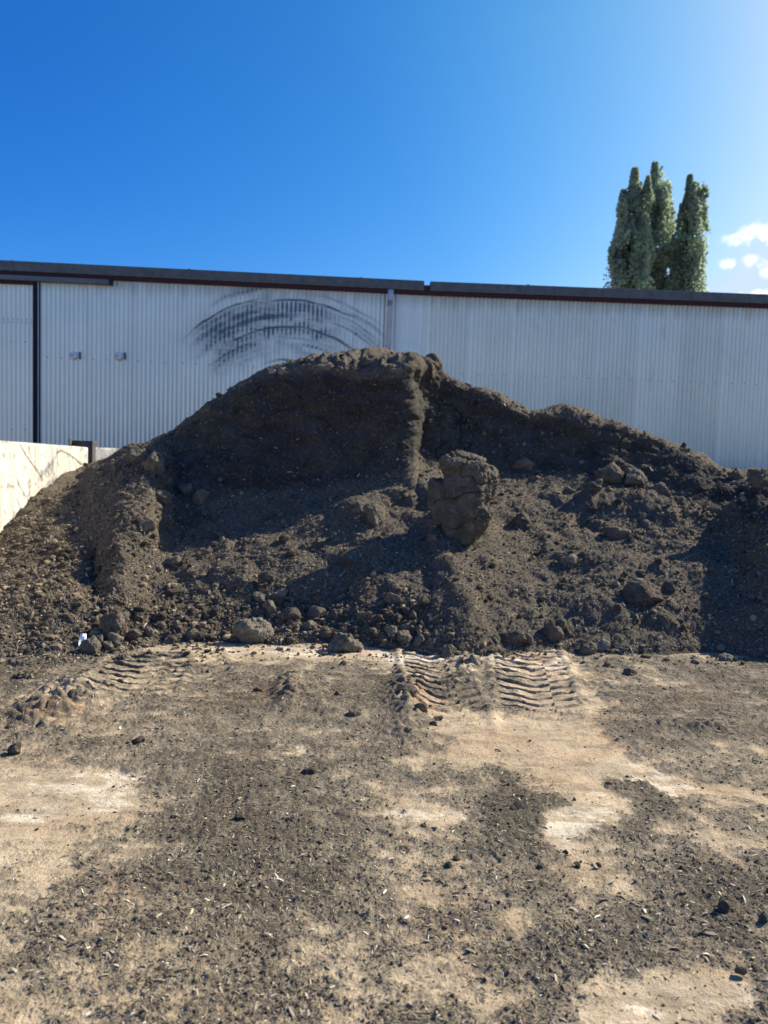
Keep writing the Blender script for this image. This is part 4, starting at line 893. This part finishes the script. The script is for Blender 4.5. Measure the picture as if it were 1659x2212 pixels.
# back walls
P2a = pB + tdir * .225; P2b = at(288, 969.2, 11.42)[:2]; P2t = (P2b - P2a) / np.linalg.norm(P2b - P2a); P2b = P2b - P2t * .02
wall_panel('concrete_wall', P2a, P2b, -.1, float(at(209, 965.4, P2a[1])[2]), .16, 'farther sunlit concrete wall panel with flaking whitewash, right of the steel post',
           [([(.25, 1.50), (.5, 1.42), (.9, 1.52)], .04, .5), ([(.1, 1.38), (.6, 1.30)], .06, .35), ([(.35, 1.6), (.45, 1.3)], .02, .4)], seed=9, zend=float(at(283, 969, 11.42)[2]), step=.014)
b0 = P2b + P2t * .04; bw_r = np.array([10.2, 12.95]); bt = (bw_r - b0) / np.linalg.norm(bw_r - b0)
zr1 = float(at(1620, 1012, 12.86)[2])
wall_panel('concrete_wall', b0, bw_r, -.1, zr1 - .02, .16, 'long low concrete wall behind the heap, its top edge showing at the far right below the shed', seed=14, zend=zr1, step=.05)
# steel H post
wn_ = np.array([tdir[1], -tdir[0], 0]); wt_ = np.array([tdir[0], tdir[1], 0]); ez = np.array([0, 0, 1.0])
ztop = float(at(184, 951.5, 10.95)[2]); hw, fl, tk = .165, .20, .014
c0 = np.append(pB + tdir * .205, 0) + wn_ * (.022 - hw)
mb = MB()
mb.box(c0 - wn_ * hw - wt_ * fl / 2, wn_ * tk, wt_ * fl, ez * (ztop + .02))
mb.box(c0 + wn_ * (hw - tk) - wt_ * fl / 2, wn_ * tk, wt_ * fl, ez * ztop)
mb.box(c0 - wn_ * (hw - tk - .001) - wt_ * .006, wn_ * (2 * hw - 2 * tk - .002), wt_ * .012, ez * (ztop - .004))
bevel(put('steel_post', mb.mesh('steel_post', M_POST), None, 'dark rusty steel H-section post holding the ends of the two concrete wall panels', 'post'), .003)

# ================================================================== SHED
# front line in plan through three sighted points on the roof edge
TOPZ = 1.6 + 3.13
def top_at(px, py):
    r = ray(px, py); return (np.array([0, 0, EYE]) + r * ((TOPZ - EYE) / r[2]))
S0, S1, S2 = top_at(0, 563.5), top_at(922, 608.5), top_at(1659, 637)
d1 = (S1 - S0)[:2]; d1 /= np.linalg.norm(d1); d2 = (S2 - S1)[:2]; d2 /= np.linalg.norm(d2)
SL = S0[:2] - d1 * 7; SR = S2[:2] + d2 * 9; SN = S1[:2]
print('shed plan', S0, S1, S2)
n1 = np.array([d1[1], -d1[0]]); n2 = np.array([d2[1], -d2[0]])
shed = empty('metal_shed', (SN[0], SN[1], 0), 'long grey corrugated metal shed with dark fascia behind the soil heap', 'shed')
SO = np.array([SN[0], SN[1], 0.0])
def shed_part(name, me, label=None):
    o = put(name, me, shed, label); return o
def wpt(a, z, out=0.0):
    """point on the front: a metres right of the bend, z up, out metres towards the yard (shed-local)"""
    t, n = (d1, n1) if a < 0 else (d2, n2)
    return np.array([t[0] * a + n[0] * out, t[1] * a + n[1] * out, z])
def wall_az(px, py, out=0.0):
    """photo point -> (a, z) on the front"""
    best = None
    for t, n, sgn in ((d1, n1, -1), (d2, n2, 1)):
        r = ray(px, py); k_ = ((SN + n * out) @ n) / (r[:2] @ n); q = r[:2] * k_ - SN
        a = q @ t
        if a * sgn >= -1e-6 or best is None: best = (a, r[2] * k_ + EYE)
        if a * sgn >= 0: return (a, r[2] * k_ + EYE)
    return best
FAS_H, RED_H = .170, .070
ztop_cl = TOPZ - FAS_H - RED_H + .03
PITCHR = .0762
door_a0 = wall_az(74, 800)[0]; cl_a0 = wall_az(88, 800)[0]
aL = -np.linalg.norm(SN - SL); aR = np.linalg.norm(SR - SN)
arc_c = wall_az(622, 962)
SPX = 1 / FPX * 13.3
def cladding(a0, a1, name, amp=.0085, seed=0, arcs=False, flat=False):
    na = int((a1 - a0) / PITCHR * 8) + 1
    A = np.linspace(a0, a1, na)
    zs = np.concatenate([np.linspace(0, 2.5, 16), np.linspace(2.52, ztop_cl, 135 if arcs else 60)])
    AA, ZZ = np.meshgrid(A, zs, indexing='ij')
    sheet = np.floor((AA - a0) / .762); ph = ((AA - a0) / PITCHR) % 1; lp = ((AA - a0) % .762)
    prof = amp * np.cos(2 * math.pi * ph)
    prof = prof * (1 - .45 * np.exp(-((lp - .04) / .03) ** 2)) + .003 * (lp < .06)
    Q = np.stack([AA, ZZ, 0 * AA], -1)
    prof = prof + .004 * noise(Q, .9, seed + 2.0) - .003 * sstep(.45, .8, noise(Q, 1.7, seed + 44.0))
    rs = np.random.default_rng(seed + 5).uniform(-1, 1, 400)
    tone = 1 + .045 * rs[(sheet.astype(int)) % 400]
    tone = tone * (1 + .035 * fbm(Q * np.array([1, .07, 1]), 6, 3, seed + 1) + .05 * fbm(Q, .7, 2, seed + 4))
    groove = np.exp(-((lp - .005) / .012) ** 2)
    tone = tone * (1 - .22 * groove)
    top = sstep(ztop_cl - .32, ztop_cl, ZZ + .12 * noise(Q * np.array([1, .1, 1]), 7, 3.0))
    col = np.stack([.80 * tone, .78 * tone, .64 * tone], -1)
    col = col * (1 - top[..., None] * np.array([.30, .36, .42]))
    st_ = sstep(.35, .75, noise(Q * np.array([1, .12, 1]), 5.5, seed + 9)) * sstep(.1, .5, noise(Q, .8, seed + 19))
    col = col * (1 - .22 * st_)[..., None]
    if arcs:
        x = (AA - arc_c[0]) / SPX; y = (ZZ - arc_c[1]) / SPX
        r = np.hypot(x, y) + 3 * noise(Q, 3, 2.0); th_ = np.degrees(np.arctan2(y, x))     # 90 = straight up
        rib = .5 + .5 * np.cos(2 * math.pi * ph + 1.2)
        m = np.zeros_like(r)
        def band(r0, w, ta, tb, k_, drift=0, ribw=.3, soft=9):
            g = np.exp(-((r - r0 - drift * (th_ - 90) - 2.0 * noise(Q, 1.6, r0)) / (w * 1.15)) ** 2) * np.clip(.95 + .55 * noise(Q * np.array([1, 2.5, 1]), 2.2, r0 * .37), .15, 1.1)
            win = sstep(ta - soft, ta + soft, th_) * sstep(tb + soft, tb - soft, th_)
            return k_ * g * win * (1 - ribw + ribw * rib * 1.2)
        m = np.maximum(m, band(257, 2.6, 58, 122, .80, ribw=.1)); m = np.maximum(m, band(250, 7, 70, 125, .5, ribw=.85))
        for (r0, w, ta, tb, k_, dr, rw) in [(316, 2.2, 62, 100, .6, 0, .1), (322, 2.4, 104, 132, .75, 0, .15), (312, 7, 98, 130, .55, 0, .6), (297, 8, 96, 132, .8, 0, .55), (283, 7, 88, 128, .8, 0, .45), (272, 8, 112, 134, .8, 0, .8),
                (300, 12, 72, 98, .75, 0, .95), (345, 5, 95, 118, .5, 0, .6), (352, 8, 98, 112, .35, 0, .7), (268, 5, 70, 92, .4, 0, .8), (286, 3, 52, 74, .45, 0, .4), (296, 4, 50, 66, .5, 0, .6), (306, 3, 52, 70, .4, 0, .3), (334, 3, 58, 80, .35, 0, .3), (322, 3, 52, 68, .4, 0, .3),
                (238, 5, 108, 132, .75, 0, .5), (229, 7, 108, 134, .7, 0, .7), (218, 5, 104, 126, .4, 0, .8), (235, 4, 62, 100, .35, 0, .8), (222, 3.5, 62, 86, .5, 0, .8), (207, 2.4, 62, 88, .55, 0, .4), (186, 2.2, 62, 104, .55, 0, .1), (246, 4, 100, 120, .5, 0, .7), (205, 6, 104, 124, .35, 0, .9)]:
            m = np.maximum(m, band(r0, w, ta, tb, k_, dr, rw))
        fill = sstep(225, 250, r) * sstep(330, 300, r) * sstep(60, 80, th_) * sstep(140, 122, th_)
        m = np.maximum(m, fill * .75 * rib * (.6 + noise(Q, 6, 1.0)))
        halo = sstep(170, 230, r) * sstep(360, 300, r) * sstep(48, 80, th_) * sstep(146, 125, th_)
        m = np.maximum(m, .20 * halo * np.clip(.5 + 1.4 * fbm(Q, 3, 3, 5.0), 0, 1.4))
        m = m * (.82 + .35 * noise(Q * np.array([.5, 3, 1]), 9, 7.0))
        m = np.maximum(m, band(286, 24, 102, 130, .42, 0, .85)); m = np.maximum(m, band(232, 14, 108, 130, .38, 0, .85)); m = np.clip(m * 1.95, 0, .95)
        col = col * (1 - m[..., None]) + np.array([.06, .075, .10]) * m[..., None]
    V = np.zeros(AA.shape + (3,))
    left = AA < 0
    for msk, t, n in ((left, d1, n1), (~left, d2, n2)):
        V[..., 0] = np.where(msk, AA * t[0] + prof * n[0], V[..., 0]); V[..., 1] = np.where(msk, AA * t[1] + prof * n[1], V[..., 1])
    V[..., 2] = ZZ
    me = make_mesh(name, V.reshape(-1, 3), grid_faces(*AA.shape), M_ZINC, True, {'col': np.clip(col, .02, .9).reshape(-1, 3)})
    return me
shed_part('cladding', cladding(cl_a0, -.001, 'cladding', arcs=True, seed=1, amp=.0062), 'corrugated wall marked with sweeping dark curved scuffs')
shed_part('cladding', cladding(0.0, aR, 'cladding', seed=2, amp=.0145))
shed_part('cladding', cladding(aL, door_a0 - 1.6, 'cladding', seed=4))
# sliding door at the left
dm = cladding(door_a0 - 1.62, door_a0, 'door', seed=6, amp=.004)
door = shed_part('door', dm, 'corrugated sliding door leaf at the left end of the wall')
mb = MB()
for a in np.arange(door_a0 - 1.5, door_a0, PITCHR * 1.0):
    z = wall_az(30, 698)[1]
    mb.box(wpt(a, z, .006), np.append(d1 * .006, 0), np.append(n1 * .004, 0), (0, 0, .03)); mb.box(wpt(a, z + .055, .006), np.append(d1 * .006, 0), np.append(n1 * .004, 0), (0, 0, .025))
put('slot_marks', mb.mesh('slot_marks', M_FASCIA), door)
def strip(a0, a1, z0, z1, o0, o1, m):
    mb = MB(); segs = [(a0, a1)] if a0 >= 0 or a1 <= 0 else [(a0, 0), (0, a1)]
    for (x0, x1) in segs:
        t, n = (d1, n1) if x1 <= 0 else (d2, n2)
        mb.box(np.array([t[0] * x0 + n[0] * o0, t[1] * x0 + n[1] * o0, z0]), np.append(t * (x1 - x0), 0), np.append(n * (o1 - o0), 0), (0, 0, z1 - z0))
    return mb
na_, nb_ = wall_az(916, 612)[0], wall_az(929, 612)[0]
bevel(shed_part('fascia', strip(aL, na_, TOPZ - FAS_H, TOPZ, -.1, .07, M_FASCIA).mesh('fascia', M_FASCIA)), .01)
bevel(shed_part('fascia', strip(nb_, aR, TOPZ - FAS_H, TOPZ - .004, -.1, .07, M_FASCIA).mesh('fascia', M_FASCIA)), .01)
shed_part('fascia_joint', strip(na_ + .001, nb_ - .001, TOPZ - FAS_H, TOPZ - .07, -.1, .045, M_RED).mesh('fascia_joint', M_RED))
shed_part('beam', strip(aL, aR, TOPZ - FAS_H - RED_H, TOPZ - FAS_H - .002, -.05, .045, M_RED).mesh('beam', M_RED))
for a in np.arange(aL + 1.3, aR, 2.95):
    if abs(a) > .3: shed_part('fascia_joint', strip(a, a + .05, TOPZ - FAS_H - .004, TOPZ + .004, .072, .078, M_FASCIA).mesh('fascia_joint', M_FASCIA))
ta = wall_az(238, 605)[0]
tz = TOPZ - FAS_H - RED_H
bevel(shed_part('door_track', strip(aL + .5, ta, tz - .085, tz - .004, .012, .10, M_TRACK).mesh('door_track', M_TRACK)), .004)
shed_part('track_end', strip(ta + .001, ta + .035, tz - .09, tz - .001, .012, .11, M_DARKG).mesh('track_end', M_DARKG))
# door frame posts
a73, a76, a82, a84, a88 = [wall_az(q, 800)[0] for q in (73, 76.5, 83, 84.5, 88)]
shed_part('door_post', strip(a73, a76, 0, tz - .002, -.03, .05, M_RED).mesh('door_post', M_RED))
shed_part('door_post', strip(a76 + .001, a82, 0, tz - .09, -.03, .02, M_DARKG).mesh('door_post', M_DARKG))
shed_part('door_post', strip(a82 + .001, a84, 0, tz - .09, -.03, .028, M_CAP).mesh('door_post', M_CAP))
shed_part('door_post', strip(a84 + .001, a88, 0, tz - .09, -.03, .022, M_DARKG).mesh('door_post', M_DARKG))
shed_part('door_head', strip(door_a0 - 1.6, a73 - .001, tz - .14, tz - .088, .0, .05, M_RED).mesh('door_head', M_RED))
# body: side, back walls and roof so that it is a building
mb = MB()
dep = 14.0
Lc = np.append(d1 * aL, 0); Rc = np.append(d2 * aR, 0); bk = np.append(-n1 * dep, 0)
th_ = .1
mb.box(Lc + np.append(-n1 * .12, 0), bk, np.append(d1 * th_, 0), (0, 0, TOPZ - .3))
mb.box(Rc + np.append(-n2 * .12, 0), np.append(-n2 * dep, 0), np.append(-d2 * th_, 0), (0, 0, TOPZ - .3))
mb.box(Lc + bk + np.append(-n1 * .12, 0), (Rc + np.append(-n2 * dep, 0)) - (Lc + bk), (0, .1, 0), (0, 0, TOPZ - .3))
shed_part('side_wall', mb.mesh('side_wall', M_ROOF))
rm = bpy.data.meshes.new('roof')
ro = [Lc + np.append(-n1 * .1, 0), np.append(-(n1 + n2) / 2 * .1, 0), Rc + np.append(-n2 * .1, 0)]
rb = [Lc + bk, np.append(-(n1 + n2) / 2 * dep, 0), Rc + np.append(-n2 * dep, 0)]
rv = [tuple(q + np.array([0, 0, TOPZ - .12])) for q in ro] + [tuple(q + np.array([0, 0, TOPZ - .28])) for q in rb]
rm.from_pydata(rv, [], [(0, 1, 4, 3), (1, 2, 5, 4)]); rm.materials.append(M_ROOF)
o = shed_part('roof', rm); sm = o.modifiers.new('thick', 'SOLIDIFY'); sm.thickness = .04
# downpipe
pa = wall_az(844, 640, .1)[0]; pz = TOPZ - FAS_H - .02
pr = .052
pt = [wpt(pa, pz, .075), wpt(pa - .003, pz - .3, .078), wpt(pa - .03, 2.6, .08), wpt(pa - .05, 0, .08)]
dp = shed_part('downpipe', MB().tube(pt, pr, 24).mesh('downpipe', M_PIPE, smooth=True), 'pale plastic downpipe with a lighter band')
zb = wall_az(843, 688)[1]
put('pipe_band', MB().tube([wpt(pa - .012, zb - .012, .079), wpt(pa - .012, zb + .012, .079)], pr + .005, 24, False).mesh('pipe_band', M_BAND, smooth=True), dp)
zb = wall_az(843, 655)[1]
put('pipe_stain', MB().tube([wpt(pa - .006, zb - .07, .078), wpt(pa - .004, zb + .03, .078)], pr + .0012, 24, False).mesh('pipe_stain', M_TAN, smooth=True), dp)
# round vent caps
for (px, py) in ((160, 769), (257, 770)):
    a, z = wall_az(px, py); V, F = ICO[3]
    R_ = .072
    Vv = V * R_ * np.array([1, .55, 1]); loc = wpt(a, z, .03)
    me = make_mesh('vent_cap', Vv, F, M_CAP, True); o = shed_part('vent_cap', me); o.location = loc
    mb = MB()
    for k_ in (-.02, .018):
        mb.tube([np.array([k_ - .012, -R_ * .57, .004]), np.array([k_ - .012, -R_ * .46, .004])], .011, 10)
    put('vent_hole', mb.mesh('vent_hole', M_DARK), o)
    mb = MB(); mb.box(wpt(a + .09, z - .05, .012) - loc, np.append(d1 * .022, 0), np.append(n1 * .02, 0), (0, 0, .12))
    put('vent_bracket', mb.mesh('vent_bracket', M_TRACK), o)
# screws
zr = wall_az(1450, 824)[1]
smb = MB(); smb.tube([(0, 0, 0), (0, -.006, 0), (0, -.0061, 0), (0, -.010, 0)], [.008, .008, .005, .004], 8)
s_me = smb.mesh('screw', M_DARK)
xl, xr = wall_az(-20, 800)[0], wall_az(1680, 800)[0]
for (a0, a1, zz) in ((cl_a0, -.1, zr), (0.1, xr, zr), (door_a0 - .5, door_a0 - .02, zr + .25), (door_a0 - .5, door_a0 - .02, zr - 1.25)):
    a = a0 + .12; k_ = 0
    while a < a1:
        o = shed_part('screw', s_me); o.location = wpt(a, zz + random.uniform(-.008, .008), .012)
        a += PITCHR * (3, 3, 4)[k_ % 3]; k_ += 1

# ================================================================== POPLARS
def poplar(px, top_py, wpx, dist, seed, label, low=.10):
    r = np.random.default_rng(seed)
    tp = at(px, top_py, dist); Htot = tp[2]; x0 = tp[0]; Rm = wpx / FPX * dist / 2
    root = empty('poplar_tree', (x0, dist, 0), label, 'tree', 'poplar trees behind the shed')
    mb = MB(); mb.tube([(0, 0, 0), (.1, 0, Htot * .3), (-.05, .1, Htot * .6), (.05, 0, Htot * .93)], [.32, .24, .13, .03], 10)
    limbs = []
    for i in range(34):
        z = Htot * r.uniform(.12, .68); a = r.uniform(0, 6.28); L = Rm * r.uniform(.5, 1.0)
        rise = L * r.uniform(1.6, 3.0); e = np.array([math.cos(a) * L, math.sin(a) * L, z + rise])
        mb.tube([(0, 0, z), np.array([math.cos(a) * L * .65, math.sin(a) * L * .65, z + rise * .4]), e], [.07, .045, .012], 6)
        limbs.append(((0, 0, z), e))
    put('trunk', mb.mesh('trunk', M_BARK, smooth=True), root)
    # foliage: a bundle of upright tapering spires of small leaves
    sp = [(0, 0, Htot, .50 * Rm)]
    for i in range(11):
        a = i * 2.4 + seed; q = Rm * r.uniform(.35, .85); sp.append((math.cos(a) * q, math.sin(a) * q, Htot * r.uniform(.80, .985), Rm * r.uniform(.36, .56)))
    n = 60000; k_ = r.choice(len(sp), n, p=np.array([2.2] + [1.0] * (len(sp) - 1)) / (1.2 + len(sp)))
    S = np.array(sp)[k_]; h = r.uniform(.45, 1, n) ** .8
    lob = 1 + .35 * np.sin(h * 38 + k_ * 2.1) * r.uniform(.4, 1, n)
    rad = S[:, 3] * np.clip((1.012 - h) / .20, 0, 1) ** .6 * lob * r.uniform(.25, 1.12, n) ** .5; a = r.uniform(0, 6.28, n)
    P = np.stack([S[:, 0] * (.55 + .45 * h) + np.cos(a) * rad, S[:, 1] + np.sin(a) * rad, h * S[:, 2]], 1)
    keep = (noise(P * np.array([1, 1, .55]), 1.25, seed * 7.0) + .35 * noise(P, 3.4, seed)) >  -.32 + .20 * (np.hypot(P[:, 0], P[:, 1]) > Rm * .75)
    P = P[keep]; k_ = k_[keep]; n = len(P)
    N_ = r.normal(size=(n, 3)); N_ /= np.linalg.norm(N_, axis=1)[:, None]
    t = np.cross(N_, r.normal(size=(n, 3))); t /= np.linalg.norm(t, axis=1)[:, None]; b = np.cross(N_, t)
    s = r.uniform(.05, .115, (n, 1))
    V = np.stack([P - t * s, P + b * s * .8, P + t * s, P - b * s * .8], 1).reshape(-1, 3)
    F = np.arange(n * 4).reshape(-1, 4)
    cl = (1 + .35 * fbm(P, .8, 3, seed)[:, None]) * r.uniform(.8, 1.2, (n, 1)) * np.array([.40, .48, .32])
    put('crown', make_mesh('crown', V, F, M_LEAF, False, {'col': np.repeat(np.clip(cl, .02, .8), 4, 0)}), root)
poplar(1372, 362, 100, 46, 1, 'left poplar of the three behind the shed, leaning on the middle one')
poplar(1416, 350, 96, 48, 2, 'middle and tallest poplar of the three behind the shed')
poplar(1491, 378, 80, 47, 3, 'right slimmer poplar of the three behind the shed, its top standing apart')
for o in bpy.data.objects:
    if o.type == 'MESH' and not o.parent and 'label' not in o and 'kind' not in o: print('untagged', o.name)
print('objects', len(bpy.data.objects))
